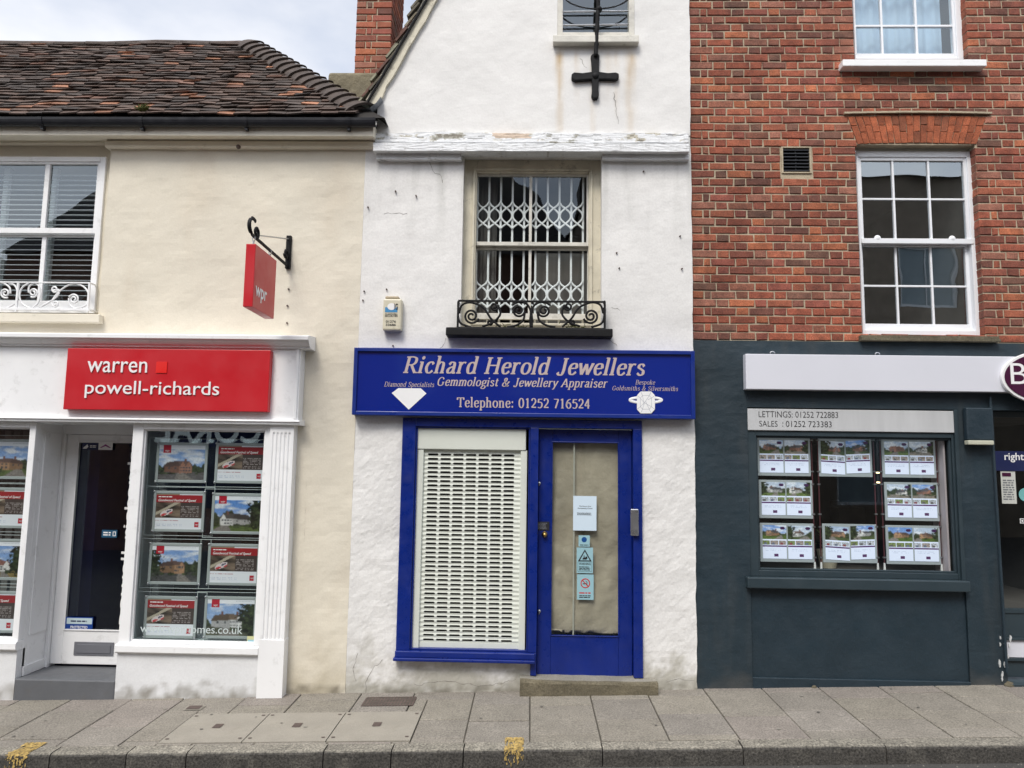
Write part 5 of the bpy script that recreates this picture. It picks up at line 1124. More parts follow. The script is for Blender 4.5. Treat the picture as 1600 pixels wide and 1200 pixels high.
# website vinyl on the right display window
t = thing('window_lettering', 'white website address lettering along the foot of the display window glass', 'lettering', (P(300, 990, Yw).x, Yw+.0185, zsl))
mb = MB(); a_, b_ = P(219, 985, Yw+.018), P(379, 985, Yw+.018); put_text(mb, 'www.wprhomes.co.uk', a_.x, b_.x, P(300, 994, Yw).z, P(300, 977.5, Yw).z, Yw+.0175); mb.build('lettering', M('window_vinyl', (.55, .62, .62), .5, .02), t)
rc = RC(386, 994, 399, 1005, Yw+.018); t = sheet('sticker', 'tiny yellow and blue sticker in the bottom right corner of the display window', 'sticker', rc, Yw+.018, M('pale_yellow_sticker', (.55, .55, .30), .5, .05))
mb = MB(); s_ = sub(rc, .1, .9, .1, .5); mb.box(s_[0], s_[1], Yw+.0155, Yw+.0163, s_[2], s_[3]); mb.build('blue_band', m_stickerpale, t)

# ================================================================ prints: each is painted cell by cell
def lin(c): return np.array(c, float)
def in_poly(w, h, poly):
    yy, xx = np.mgrid[0:h, 0:w]; X = (xx+.5)/w; Y_ = (yy+.5)/h; r = np.zeros((h, w), bool); n = len(poly)
    for i in range(n):
        (x1, y1), (x2, y2) = poly[i], poly[(i+1) % n]; c = ((y1 > Y_) != (y2 > Y_)) & (X < (x2-x1)*(Y_-y1)/((y2-y1) or 1e-9)+x1); r ^= c
    return r
def house_pic(w, h, seed, wall=(.55, .50, .45), roof=(.10, .06, .05), ground=(.10, .16, .03), sky=(.16, .34, .72), gables=1):
    """a small printed photograph of a house: sky, trees, two-faced house, lawn, drive and framing foliage"""
    r = np.random.RandomState(seed); im = np.zeros((h, w, 3)); q = random.Random(seed); fl = q.random() < .5; hor = .56+.08*q.random()
    wall, roof, ground, sky = lin(wall), lin(roof), lin(ground), lin(sky)*.85; cl = q.uniform(-.15, .3); vp = q.uniform(.2, .8); dw = q.uniform(.10, .28)
    side = q.choice((-.1, 1.1, .0, 1.0, None)); tr = q.uniform(.22, .42)
    for y in range(h):
        for x in range(w):
            u, v = (x+.5)/w, (y+.5)/h; k = max(0, min(1, fbm(u*3+seed, v*7, seed*.3)*1.5+cl)); c = sky*(1-.35*v)+lin((.35, .42, .50))*v*.5
            c = c*(1-k)+lin((.60, .65, .72))*k
            tl = hor-.10-.26*fbm(u*4+seed*2, 3.3, 1)-.10*abs(u-.5)-.05*fbm(u*17, seed)
            if v > tl: g = .75+.9*fbm(u*13, v*13, seed)+.7*fbm(u*30, v*30, seed); c = lin((.034, .048, .020))*max(.15, g*1.3)
            gr = hor+.13+.03*fbm(u*3, 1, seed)
            if v > gr:
                g = .85+.5*fbm(u*6, v*22, seed+3)+.3*fbm(u*28, v*40, seed); c = ground*max(.3, g)*(.65+.7*(v-gr))
                d = abs(u-vp-(v-gr)*.35*(1 if fl else -1)); 
                if d < dw*(v-gr+.08)/.3: c = lin((.22, .20, .18))*(.85+.4*fbm(u*20, v*30, seed+5))
            im[y, x] = c
    cx = q.uniform(.38, .62); W = q.uniform(.24, .36); H = q.uniform(.17, .24); xm = cx+W*q.uniform(-.2, .25); yb = hor+.17; yt = yb-H-.04; rh = q.uniform(.10, .16); dy = .045
    A, B = cx-W, cx+W
    F = (lambda p: [(1-x, y) for x, y in p]) if fl else (lambda p: p)
    put = lambda p, c: im.__setitem__(in_poly(w, h, F(p)), c)
    put([(A, yt+.01), (xm, yt), (xm, yb), (A, yb-.01)], wall*.95); put([(xm, yt), (B, yt+dy), (B, yb-dy), (xm, yb)], wall*.55)
    put([(A-.03, yt+.03), (A+.05, yt-rh), (xm+.04, yt-rh-.02), (xm+.005, yt+.02)], roof*1.2); put([(xm+.005, yt+.02), (xm+.04, yt-rh-.02), (B-.06, yt-rh+.03), (B+.03, yt+dy+.02)], roof*.75)
    for g in range(gables):
        a_ = A+(xm-A)*(.06+.48*g); b_ = a_+(xm-A)*.40; put([(a_, yb-.005), (a_, yt+.0), ((a_+b_)/2, yt-rh*1.05), (b_, yt+.0), (b_, yb)], wall*1.05)
        put([(a_-.02, yt+.02), ((a_+b_)/2, yt-rh*1.2), (b_+.02, yt+.02), (b_, yt-.01), ((a_+b_)/2, yt-rh*1.0), (a_, yt-.01)], roof*.9)
    for i in range(4):
        a_ = A+(xm-A)*(.08+.235*i)
        for vv in (yt+.045, yt+.045+H*.46):
            if r.rand() < .85: put([(a_, vv), (a_+.045, vv), (a_+.045, vv+H*.24), (a_, vv+H*.24)], (.05, .06, .075)); put([(a_+.02, vv), (a_+.026, vv), (a_+.026, vv+H*.24), (a_+.02, vv+H*.24)], wall*.9)
    for i in range(2): a_ = xm+(B-xm)*(.2+.42*i); put([(a_, yt+.06), (a_+.04, yt+.065), (a_+.04, yt+.12), (a_, yt+.12)], (.04, .05, .06))
    for i in range(q.choice((1, 2))): a_ = A+.08+q.random()*(B-A-.2); put([(a_, yt-rh+.03), (a_, yt-rh-.09), (a_+.045, yt-rh-.09), (a_+.045, yt-rh+.03)], lin((.16, .07, .05)))
    for y in range(h):                                     # hedges, and a tree leaning into the frame
        for x in range(w):
            u, v = (x+.5)/w, (y+.5)/h; n = fbm(u*9, v*9, seed+9)+.6*fbm(u*24, v*24, seed)
            hb = abs(v-yb-.01)-.035-.05*fbm(u*5, seed*1.7)
            if hb < 0 and abs(u-vp) > dw*.5 and fbm(u*4, seed*.9, 2) > -.12: im[y, x] = lin((.040, .058, .020))*max(.2, .8+1.2*n)
            if side is not None and math.hypot((u-side)/tr, (v-.42)/.62)+.45*n < .92: im[y, x] = lin((.030, .045, .016))*max(.15, .7+1.7*n)
    im = im*(.80+.40*r.rand(h, w, 1)); pd = np.pad(im, ((1, 1), (1, 1), (0, 0)), 'edge'); bl = sum(pd[a:a+h, b:b+w] for a in range(3) for b in range(3))/9; im = im*.6+bl*.4; g = im.mean(2, keepdims=True)
    return im*.85+g*.15
def wpr_house(w, h, seed, **k):
    im = np.ones((h, w, 3))*lin((.74, .77, .82)); a = int(h*.13); im[a:] = house_pic(w, h-a, seed, **k)
    for x in range(int(w*.62), int(w*.94), 2): im[int(h*.06), x] = (.45, .48, .55)
    im[int(h*.02):int(h*.24), int(w*.10):int(w*.26)] = (.42, .012, .03); return im
def festival(w, h, seed=0):
    r = np.random.RandomState(3); im = np.ones((h, w, 3))*lin((.72, .75, .80)); a, b, c = int(h*.05), int(h*.27), int(h*.70)
    im[:a, :int(w*.5)] = (.30, .22, .15); im[a:b] = (.30, .018, .022)
    for y in range(b, c):
        for x in range(w):
            u, v = x/w, (y-b)/(c-b); s = fbm(u*3-v*3.2, v*1.2+u, 2); im[y, x] = lin((.10, .075, .055))*(1+s*1.6) if u < .52 else lin((.055, .04, .035))
            if u < .52 and abs((u*.9+v*.55)-.40) < .05: im[y, x] = (.40, .36, .28)
    im[in_poly(w, h, [(.10, .58), (.16, .50), (.28, .44), (.37, .44), (.36, .54), (.22, .62), (.12, .64)])] = (.62, .55, .55)
    im[in_poly(w, h, [(.12, .60), (.20, .55), (.25, .58), (.14, .645)])] = (.5, .04, .05); im[in_poly(w, h, [(.24, .50), (.32, .46), (.34, .49), (.25, .54)])] = (.06, .07, .12); im[in_poly(w, h, [(.29, .55), (.36, .50), (.365, .54), (.30, .58)])] = (.45, .03, .04)
    for k in range(7):
        y = int(h*(.36+.045*k))
        for x in range(int(w*.56), int(w*.93)):
            if r.rand() < .6: im[y, x] = (.30, .27, .26)
    for x in range(int(w*.03), int(w*.5)):
        if r.rand() < .75: im[int(h*.76), x] = (.45, .25, .28)
    for k in range(5):
        for yy in range(2):
            for x in range(int(w*(.04+.12*k)), int(w*(.04+.12*k+.085))):
                if r.rand() < .6: im[int(h*(.86+.05*yy)), x] = (.48, .54, .66)
    im[int(h*.80):int(h*.94), int(w*.86):int(w*.95)] = (.42, .012, .03); return im
def pic_mesh(mb, im, rc, Y):
    h, w = im.shape[:2]; x0, x1, z0, z1 = rc; o = len(mb.v)
    mb.v += [(x0+(x1-x0)*i/w, Y, z1-(z1-z0)*j/h) for j in range(h+1) for i in range(w+1)]
    for j in range(h):
        for i in range(w): k = o+j*(w+1)+i; mb.f.append((k, k+w+1, k+w+2, k+1)); mb.m.append(0); mb.c.append(tuple(im[j, i]))
GW = (.58, .57, .55); BRK = (.30, .14, .09); OCH = (.36, .20, .10)
Yq = .055
def center(px4): return P((px4[0]+px4[2])/2, (px4[1]+px4[3])/2, Yq)
pw_, ph_ = .405, .302
pr_ = [('h', (125, 118, 368, 300), dict(seed=11, wall=BRK, gables=2, ground=(.16, .15, .15)), 'poster of a red brick house with two gables, top left in the display window'),
       ('f', (432, 122, 678, 303), None, 'red headed racing car festival poster, top right in the display window'),
       ('f', (110, 375, 352, 552), None, 'red headed racing car festival poster under the red brick house poster'),
       ('h', (412, 383, 662, 568), dict(seed=23, wall=GW, roof=(.06, .055, .05), sky=(.06, .25, .70), ground=(.13, .19, .04)), 'poster of a white cottage under a vivid blue sky, second in the right column'),
       ('h', (85, 643, 335, 830), dict(seed=31, wall=OCH, gables=1, ground=(.10, .10, .10)), 'poster of an ochre brick house beside a dark road, third in the left column'),
       ('f', (392, 650, 642, 832), None, 'red headed racing car festival poster below the white cottage poster'),
       ('f', (62, 915, 312, 1115), None, 'red headed racing car festival poster at the bottom left behind the website lettering'),
       ('h', (375, 922, 625, 1112), dict(seed=47, wall=(.62, .62, .62), roof=(.13, .09, .06), sky=(.22, .40, .75), ground=(.12, .13, .08)), 'poster of a white house with brown roof, bottom right in the display window')]
pl_ = []
for kind, (l, tt, r, b), kw, lab in pr_: pl_.append((kind, center((210+l/3.335, 660+tt/3.335, 210+r/3.335, 660+b/3.335)), kw, lab, m_print))
for (kind, ty, by, rx, kw, lab) in (('h', 90, 225, 128, dict(seed=5, wall=OCH, ground=(.14, .2, .05)), 'house poster at the top of the left shop window cut by the photo edge'), ('f', 300, 430, 111, None, 'upper racing car poster in the left shop window cut by the photo edge'),
                                ('h', 515, 655, 88, dict(seed=8, wall=GW, ground=(.36, .26, .07), roof=(.2, .08, .06)), 'white house and yellow field poster in the left shop window'), ('f', 745, 872, 62, None, 'lower racing car poster in the left shop window cut by the photo edge')):
    p = P(rx/2.727, 660+(ty+by)/2/2.727, Yq); p.x -= pw_/2; pl_.append((kind, p, kw, lab, m_print))
hold = None
for kind, p, kw, lab, mt in pl_:
    t = thing('poster_holder', lab, 'poster', (p.x, Yq, p.z-ph_/2), 'posters in the white shop windows'); x0, x1, z0, z1 = p.x-pw_/2, p.x+pw_/2, p.z-ph_/2, p.z+ph_/2
    if hold is None:
        hold = []; mb = MB(); mb.box(x0-.095, x1+.095, Yq+.012, Yq+.016, z0-.055, z1+.055); hold.append(mb.build('acrylic_sheet', m_acryl, t)); mb = MB(); frame(mb, (x0-.096, x1+.096, z0-.056, z1+.056), .0035, .0035, .0035, .0035, Yq+.011, Yq+.017); hold.append(mb.build('sheet_edge', M('acrylic_edge', (.55, .62, .62), .3, 0), t))
        mb = MB(); frame(mb, (x0-.022, x1+.022, z0-.022, z1+.022), .024, .024, .024, .024, Yq-.004, Yq+.011); hold.append(mb.build('poster_frame', M('silver_frame', (.34, .38, .38), .4, .05), t, .003))
        for sx in (x0-.016, x1+.016):
            for sz in (z0-.016, z1+.016): mb = MB(); mb.dome((sx, Yq-.0045, sz), .011, .007, 10, 3); hold.append(mb.build('stud', m_steel, t, smooth=True))
    else:
        for h_ in hold: c = h_.copy(); COL.objects.link(c); c.parent = t
    mb = MB(); im = wpr_house(66, 48, **kw) if kind == 'h' else festival(66, 48); pic_mesh(mb, im, (x0, x1, z0, z1), Yq); pt = mb.build('print', mt, t)
    mb = MB(); rc = (x0, x1, z0, z1)
    if kind == 'h': put_text(mb, 'wpr', *sub(rc, .13, .225, .785, .845), Yq-.001)
    else: put_text(mb, 'Goodwood Festival of Speed', *sub(rc, .05, .86, .755, .845), Yq-.001, shear=.25, off=.012); fine_print(mb, sub(rc, .05, .35, .88, .93), 1, Yq-.001); put_text(mb, 'wpr', *sub(rc, .87, .94, .10, .15), Yq-.001)
    mb.build('lettering', m_letterwhite, pt)

# ================================================================ BRICK BUILDING
bb = thing('brick_building', 'red brick building with white sash windows and slate grey shopfront', 'building', (0, 0, 0))
Yk = .035; BXR = 7.2; bz0 = P(1300, 534, Yk).z; bz1 = 8.6
wl_ = RC(1342, 226, 1532, 524, Yk); wu_ = RC(1330, -190, 1506, 93, Yk); ventr = RC(1221, 229, 1268, 271, Yk)
archp = [(1324, 180), (1541, 180), (1526, 225), (1340, 225)]; ap = [P(*q, Yk) for q in archp]
def arch_cut(z):
    v = (z-ap[3].z)/(ap[0].z-ap[3].z)
    return (ap[3].x+(ap[0].x-ap[3].x)*v-.004, ap[2].x+(ap[1].x-ap[2].x)*v+.004) if -.05 < v < 1.05 else None
holes = [wl_, wu_, qinset(ventr, -.012), arch_cut]
mb = MB(); flemish(JXR+.005, BXR, bz0+.004, bz1, Yk, .12, holes, mb); bw = mb.build('brickwork', m_brick, bb)
# mortar bed with the same openings
def sheet_holes(x0, x1, z0, z1, Y, hs, depth):
    xs = sorted({x0, x1, *[q for h in hs for q in h[:2]]}); zs = sorted({z0, z1, *[q for h in hs for q in h[2:]]}); mb = MB()
    for a, b in zip(xs, xs[1:]):
        for c, d in zip(zs, zs[1:]):
            if any(h[0] < (a+b)/2 < h[1] and h[2] < (c+d)/2 < h[3] for h in hs) or not (x0 <= a < x1 and z0 <= c < z1): continue
            mb.quad((a, Y, d), (b, Y, d), (b, Y, c), (a, Y, c))
    for h in hs:
        x_0, x_1, z_0, z_1 = h; e = .004; x_0 -= e; x_1 += e; z_1 += e
        mb.quad((x_0, Y, z_1), (x_0, Y+depth, z_1), (x_0, Y+depth, z_0), (x_0, Y, z_0)); mb.quad((x_1, Y, z_1), (x_1, Y+depth, z_1), (x_1, Y+depth, z_0), (x_1, Y, z_0)); mb.quad((x_0, Y, z_1), (x_1, Y, z_1), (x_1, Y+depth, z_1), (x_0, Y+depth, z_1))
    return mb
sheet_holes(JXR+.004, BXR, bz0, bz1, Yk+.0075, [wl_, wu_, ventr], .14).build('mortar', m_mortar, bw)
# gauged flat arch
mb = MB(); nv = 19
ext = lambda v: (ap[3].x+(ap[0].x-ap[3].x)*v, ap[2].x+(ap[1].x-ap[2].x)*v)
for i in range(nv):
    cut = .42 if i % 2 else .66
    for v0, v1 in ((0, cut), (cut, 1)):
        if i % 2 == 0 and v0 > 0 and rnd.random() < .25: pass
        f = []
        for v, s_ in ((v1, i), (v1, i+1), (v0, i+1), (v0, i)):
            a, b = ext(v); x = a+(b-a)*s_/nv+(.003 if s_ == i else -.003); z = ap[3].z+(ap[0].z-ap[3].z)*v+(-.003 if v == v1 else .003); z += .012*math.sin(math.pi*s_/nv)*(1-v)-.01*v*abs(2*s_/nv-1)
            f.append((x+rnd.uniform(-.002, .002), Yk-.002+rnd.uniform(-.003, .003), z+rnd.uniform(-.003, .003)))
        c = np.array((.31, .085, .036))*rnd.uniform(.75, 1.2)
        if rnd.random() < .2: c = c*np.array((.7, .8, .9))
        mb.hexa(f, [(x, Yk+.12, z) for x, y, z in f], 0, tuple(c))
mb.build('flat_arch', m_brick, bb)
mb = MB(); a_, b_ = P(1318, 178, Yk), P(1548, 178, Yk); n = 20
for i in range(n):
    x0_, x1_ = a_.x+(b_.x-a_.x)*i/n, a_.x+(b_.x-a_.x)*(i+1)/n; zz0 = a_.z+.01*math.sin(math.pi*i/n); mb.box(x0_, x1_-.0004, Yk-.022-.003*rnd.random(), Yk+.02, zz0-.006, zz0+.010)
mb.build('arch_flashing', m_mortar, bb)
# windows
def sash(rc, lab, fl, fr_, ft, fb, mid, vx_t, hz_t, vx_b, hz_b, Y, glz):
    mb = MB(); frame(mb, rc, fl, fr_, fb, ft, Y, Y+.09); wo = mb.build('window', m_upvc, bb, .004)
    i_ = (rc[0]+fl, rc[1]-fr_, rc[2]+fb, rc[3]-ft); x0, x1 = i_[0], i_[1]
    if mid: 
        mb = MB(); frame(mb, (x0, x1, mid-.02, i_[3]), .028, .028, .048, .03, Y+.012, Y+.05)
        for dxx in (.42, 0): pass
        mullions(mb, (x0+.028, x1-.028, mid+.028, i_[3]-.03), vx_t, hz_t, Y+.016, Y+.046, .018, .018); mb.build('upper_sash', m_upvc, wo, .003)
        mb = MB(); frame(mb, (x0, x1, i_[2], mid-.021), .03, .03, .065, .012, Y+.052, Y+.085); mullions(mb, (x0+.03, x1-.03, i_[2]+.065, mid-.033), vx_b, hz_b, Y+.056, Y+.081, .018, .018); mb.build('lower_sash', m_upvc, wo, .003)
        mb = MB(); mb.box(x0, x1+.02, Y-.006, Y+.0115, mid-.022, mid+.024)
        for q in (.15, .83): xx = x0+(x1-x0)*q; mb.dome((xx, Y+.008, mid+.026), .03, .018, 12, 4)
        mb.build('meeting_rail', m_upvc, wo, .003)
        pane((x0+.02, x1-.02, mid, i_[3]-.02), Y+.032, wo, glz); pane((x0+.02, x1-.02, i_[2]+.05, mid-.02), Y+.07, wo, glz)
    else:
        mb = MB(); frame(mb, i_, .012, .022, .045, .03, Y+.012, Y+.06); mullions(mb, (x0+.012, x1-.022, i_[2]+.045, i_[3]-.03), vx_b, hz_b, Y+.016, Y+.05, .020, .020); mb.build('sash', m_upvc, wo, .003); pane((x0+.005, x1-.01, i_[2]+.03, i_[3]-.02), Y+.033, wo, glz)
    return wo, i_
Yn = .115
lw = RC(1343, 236, 1528, 524, Yn); midz = P(1435, 377, Yn).z
wo, i_ = sash(lw, '', .018, .055, .055, .045, midz, [(1397, 310), (1453, 310)], [(1430, 311)], [(1402, 447), (1457, 447)], [(1430, 447)], Yn, m_glassdg)
room((lw[0]+.02, lw[1]-.02, lw[2]+.01, lw[3]-.02), Yn+.1, 2.2, wo, m_room)
uw = RC(1331, -190, 1507, 93, Yn)
wo2, i2 = sash(uw, '', .01, .105, .06, .02, None, [], [], [(1378, 45), (1432, 45)], [(1420, 40), (1420, -30), (1420, -100)], Yn, m_glass)
mb = MB(); n = 60; x0_, x1_ = uw[0]+.02, uw[1]-.12; vs = []
for j in range(2):
    for i in range(n+1): u = i/n; vs.append((x0_+(x1_-x0_)*u*.965, Yn+.16+.012*math.sin(u*46)+.01*math.sin(u*17), uw[2]+.02 if j == 0 else uw[3]-.02))
mb.add(vs, [(i, i+1, n+2+i, n+1+i) for i in range(n)]); mb.build('net_curtain', m_net, wo2, smooth=True)
room((uw[0]+.01, uw[1]-.01, uw[2]+.01, uw[3]-.02), Yn+.2, 2.0, wo2, m_dark)
rc = RC(1316.5, 93.5, 1541, 104, -.05); mb = MB(); mb.box(rc[0], rc[1], -.06, Yn-.002, rc[2], rc[3]); mb.build('sill', m_white, wo2, .006)
mb = MB(); rc = RC(1347, 524, 1563, 533, -.03); n = 30
for k_, (yy, t0, t1) in enumerate(((-.035, 0, .5), (-.02, .5, 1))):
    for i in range(n):
        a, b = rc[0]+(rc[1]-rc[0])*i/n, rc[0]+(rc[1]-rc[0])*(i+1)/n; q = .006*fbm(a*6, k_); mb.box(a, b+.0005, yy+q, Yn-.004, rc[2]+(rc[3]-rc[2])*t0+q*.4, rc[2]+(rc[3]-rc[2])*t1+q*.4-.0015)
mb.build('sill', m_stone, wo, .002)
# air vent
vt = MB(); frame(vt, ventr, .016, .016, .014, .014, Yk-.004, Yk+.05); vo = vt.build('air_vent', m_mortar, bb, .004)
vi = (ventr[0]+.016, ventr[1]-.016, ventr[2]+.014, ventr[3]-.014); room(vi, Yk+.02, .3, vo, m_under, 'duct')
mb = MB()
for i in range(7): z = vi[2]+(vi[3]-vi[2])*(i+.5)/7; mb.box(vi[0], vi[1], Yk+.004, Yk+.018, z-.005, z+.005)
for i in (1,): x = vi[0]+(vi[1]-vi[0])*.5; mb.box(x-.006, x+.006, Yk+.0185, Yk+.03, vi[2], vi[3])
mb.build('louvre', m_blackgut, vo)
# ---- slate grey shopfront
bay = RC(1173, 638, 1508, 1074); drb = RC(1566, 642, 1790, 1080)
def scol(x, z):
    c = np.array((.0150, .0295, .0405))*(1+.14*fbm(x*1.4, z*.9, 4)); h = z-gz(x); d = max(0, (.30-h)/.30); k = max(0, min(1, d*1.2+.9*fbm(x*5, z*6, 1)-.55))*.5
    k = max(k, .30*max(0, fbm(x*9, z*.8, 9)-.25)); return tuple(c*(1-k)+np.array((.085, .082, .075))*k)
dslate = lambda x, z: .003*fbm(x*1.2, z*3)+.0014*fbm(x*4, z*14)+.0006*fbm(x*14, z*30)
ws = build_wall('shopfront', wall_mesh(JXR-.02, BXR, -.3, bz0-.001, .02, [(bay[0], bay[1], -.4, bay[3]), (drb[0], drb[1], -.4, drb[3])], dslate, scol, .025, .22), m_slatew, bb)
Yb2 = .06
bd = RC(1168, 641, 1494, 674, .0)
mb = MB(); mb.box(bay[0]+.002, bay[1]-.03, .015, .10, bd[2], bay[3]-.012); brd = mb.build('lettering_board', m_board, bb, .004)
Yt = .0145
for s_, l, r, b_, t_ in (('LETTINGS: 01252 722883', 1185.5, 1309.5, 652.5, 643), ('SALES', 1186.5, 1215, 666.5, 657.5), (':', 1222.5, 1224, 666.5, 660), ('01252 723383', 1228, 1299.5, 667.3, 658)):
    a_, c_ = P(l, b_, Yt), P(r, b_, Yt); mb = MB(); put_text(mb, s_, a_.x, c_.x, P((l+r)/2, b_, Yt).z, P((l+r)/2, t_, Yt).z, Yt-.001, off=-.006); mb.build('lettering', m_ink, brd)
gl = RC(1182, 683, 1489, 893, Yb2); zsil = P(1340, 904, 0).z; zt_ = bd[2]-.001
mb = MB(); frame(mb, (bay[0]+.001, bay[1]-.03, zsil, zt_), gl[0]-bay[0], bay[1]-.03-gl[1], gl[2]-zsil, zt_-gl[3], Yb2-.03, Yb2+.06); wd = mb.build('display_window', m_slate2, bb, .004)
mb = MB(); frame(mb, qinset(gl, .0005), .016, .016, .016, .016, Yb2-.012, Yb2+.02); mb.box(bay[1]-.0295, bay[1]-.001, .01, .2, zsil, bay[3]-.002); mb.build('bead', m_slate2, wd, .003)
pane(gl, Yb2+.02, wd, m_glass2)
mb = MB(); rc = RC(1167.5, 904.5, 1515, 922, -.03); mb.box(rc[0], rc[1], -.045, .12, rc[2], rc[3]-.002); mb.build('sill', m_slate2, wd, .008)
room((bay[0]+.02, bay[1]-.035, zsil, zt_), Yb2+.07, 3.4, wd, m_dark)
mb = MB(); mb.box(gl[1]-.045, gl[1]-.03, Yb2+.03, .30, gl[2]-.01, gl[3]-.02); mb.build('display_lining', M('pinkish_lining', (.50, .44, .46), .7), wd)
mb = MB(); xx = gl[0]
for i in range(12): w_ = rnd.uniform(.08, .3); mb.box(xx, xx+w_, 1.4+rnd.uniform(0, .8), 3.0, zsil, zsil+rnd.uniform(.3, 1.1), 0, rnd.choice(((.04, .03, .03), (.10, .05, .03), (.02, .025, .04), (.07, .06, .05)))); xx += w_*.9
mb.build('room_furniture', bpy.data.materials['office_furniture'], wd)
mb = MB(); mb.box(bay[0]+.001, bay[1]-.001, .035, .10, -.3, rc[2]-.001); mb.box(bay[0]+.001, bay[1]-.001, .012, .0345, -.3, P(1340, 1062, .01).z); mb.build('stall_riser', m_slate, bb, .006)
# right pilaster trim, groove, alarm lamp
mb = MB(); x = P(1556, 800, 0).x; mb.tube([(x, -.012, P(1556, 620, 0).z), (x, -.014, P(1556, 700, 0).z), (x+.01, -.012, gz(x)+.1)], .011, 8); mb.build('conduit', m_slate, bb)
t = thing('light_box', 'slate painted box with a cream lens at the top of the grey pilaster', 'light box', (P(1531, 690, 0).x, 0, P(1531, 690, 0).z))
rc = RC(1511, 637, 1552, 688, -.05); mb = MB(); mb.box(rc[0], rc[1], -.05, .012, rc[2], rc[3]); mb.build('casing', m_slate, t, .01)
rc = RC(1513, 688, 1553, 695, -.06); mb = MB(); mb.box(rc[0], rc[1], -.065, .0, rc[2], rc[3]-.001); mb.build('lens', M('cream_lens', (.50, .50, .40), .4, .03), t, .006)
for i in range(16):
    mb = MB(); x, y = rnd.uniform(1563, 1581), rnd.uniform(995, 1062); p = P(x, y, 0); r_ = rnd.uniform(.006, .018); mb.prism([(p.x+r_*.6*math.cos(k*1.05)*rnd.uniform(.6, 1.2), p.z+r_*1.9*math.sin(k*1.05)*rnd.uniform(.6, 1.2)) for k in range(6)], .008-.0005*i/16, .018); mb.build('paint_chip', m_chip, bb)
mb = MB(); p = P(1579, 1068, -.02); mb.dome((p.x, .0, p.z-.03), .045, .04, 7, 3); mb.build('broken_corner', m_stone, bb)
for px in (1270, 1548):
    mb = MB(); p = P(px, 1071, .03); mb.dome((p.x, .0, p.z-.012), .024, .012, 6, 3); mb.build('plinth_chip', m_stone, bb)
# doorway at the right edge
Y5 = .10; pn = (drb[0]+.001, drb[1]-.001)
def dz(py): return P(1585, py, Y5).z
dgl = (pn[0]+.03, pn[1]-.25, dz(952), drb[3]-.05)
mb = MB(); frame(mb, (pn[0], pn[1], dz(1058), drb[3]-.001), .03, .25, dgl[2]-dz(1058), .05, Y5, Y5+.06); dro = mb.build('door', m_slate2, bb, .004)
mb = MB(); mb.box(pn[0], pn[1], Y5-.004, Y5-.0005, dz(1027), dz(999)); mb.build('kick_panel', m_silver, dro, .003)
mb = MB(); mb.box(pn[0]+.01, pn[1], Y5-.02, Y5-.0045, dz(1000), dz(996)); mb.box(pn[0]+.01, pn[1], Y5-.02, Y5-.0045, dz(1032), dz(1028)); mb.box(dgl[0], dgl[1], Y5-.008, Y5-.0005, dz(958), dz(951)); mb.build('rail', m_slate2, dro, .002)
pane(dgl, Y5+.03, dro, m_glass2); room((dgl[0]-.01, dgl[1]+.01, dgl[2], dgl[3]), Y5+.065, 3, dro, m_dark)
mb = MB(); mb.box(pn[0], pn[1], -.03, .3, -.3, dz(1062)); mb.build('threshold', m_slate2, dro, .006)
rc = RC(1562, 705, 1640, 736, Y5); rc = (dgl[0]+.004, rc[1], rc[2], rc[3]); t = sheet('window_banner', 'navy banner with white lowercase lettering across the right hand doorway', 'sticker', rc, Y5+.02, m_navy)
mb = MB(); a_, b_ = P(1570, 722, Y5+.017), P(1600.5, 722, Y5+.017); put_text(mb, 'right', a_.x, b_.x, P(1585, 722.5, Y5+.017).z, P(1585, 707.5, Y5+.017).z, Y5+.0175, off=.012); mb.build('lettering', m_letterwhite, t)
rc = RC(1565, 734, 1588, 787, Y5+.02); rc = (max(rc[0], dgl[0]+.006), rc[1], rc[2]-.0, rc[3]-.012); t = sheet('notice', 'pale leaflet with a maroon heading stuck inside the right hand doorway', 'notice', rc, Y5+.026, M('pale_leaflet', (.55, .56, .52), .6, .06, 9))
mb = MB(); s_ = sub(rc, .1, .7, .84, .95); mb.box(s_[0], s_[1], Y5+.022, Y5+.0245, s_[2], s_[3]); mb.build('heading', m_purple, t); mb = MB(); fine_print(mb, sub(rc, .1, .9, .1, .75), 9, Y5+.0243); mb.build('fine_print', m_greymetal, t)
p = P(1603, 773, Y5+.02); t = thing('sticker', 'round teal sticker on the right hand doorway glass at the photo edge', 'sticker', (p.x, p.y, p.z)); mb = MB(); mb.disc((p.x, p.z), .056, Y5+.024, Y5+.0255, 28); mb.build('sheet', M('teal_disc', (.16, .42, .42), .5, .03), t)
p = P(1598, 814, Y5+.02); t = thing('sticker', 'small white square outline sticker on the right hand doorway glass', 'sticker', (p.x, p.y, p.z)); mb = MB(); frame(mb, (p.x-.02, p.x+.02, p.z-.02, p.z+.02), .006, .006, .006, .006, Y5+.024, Y5+.0255); mb.disc((p.x, p.z), .008, Y5+.024, Y5+.0255, 14); mb.build('outline', m_letterwhite, t)
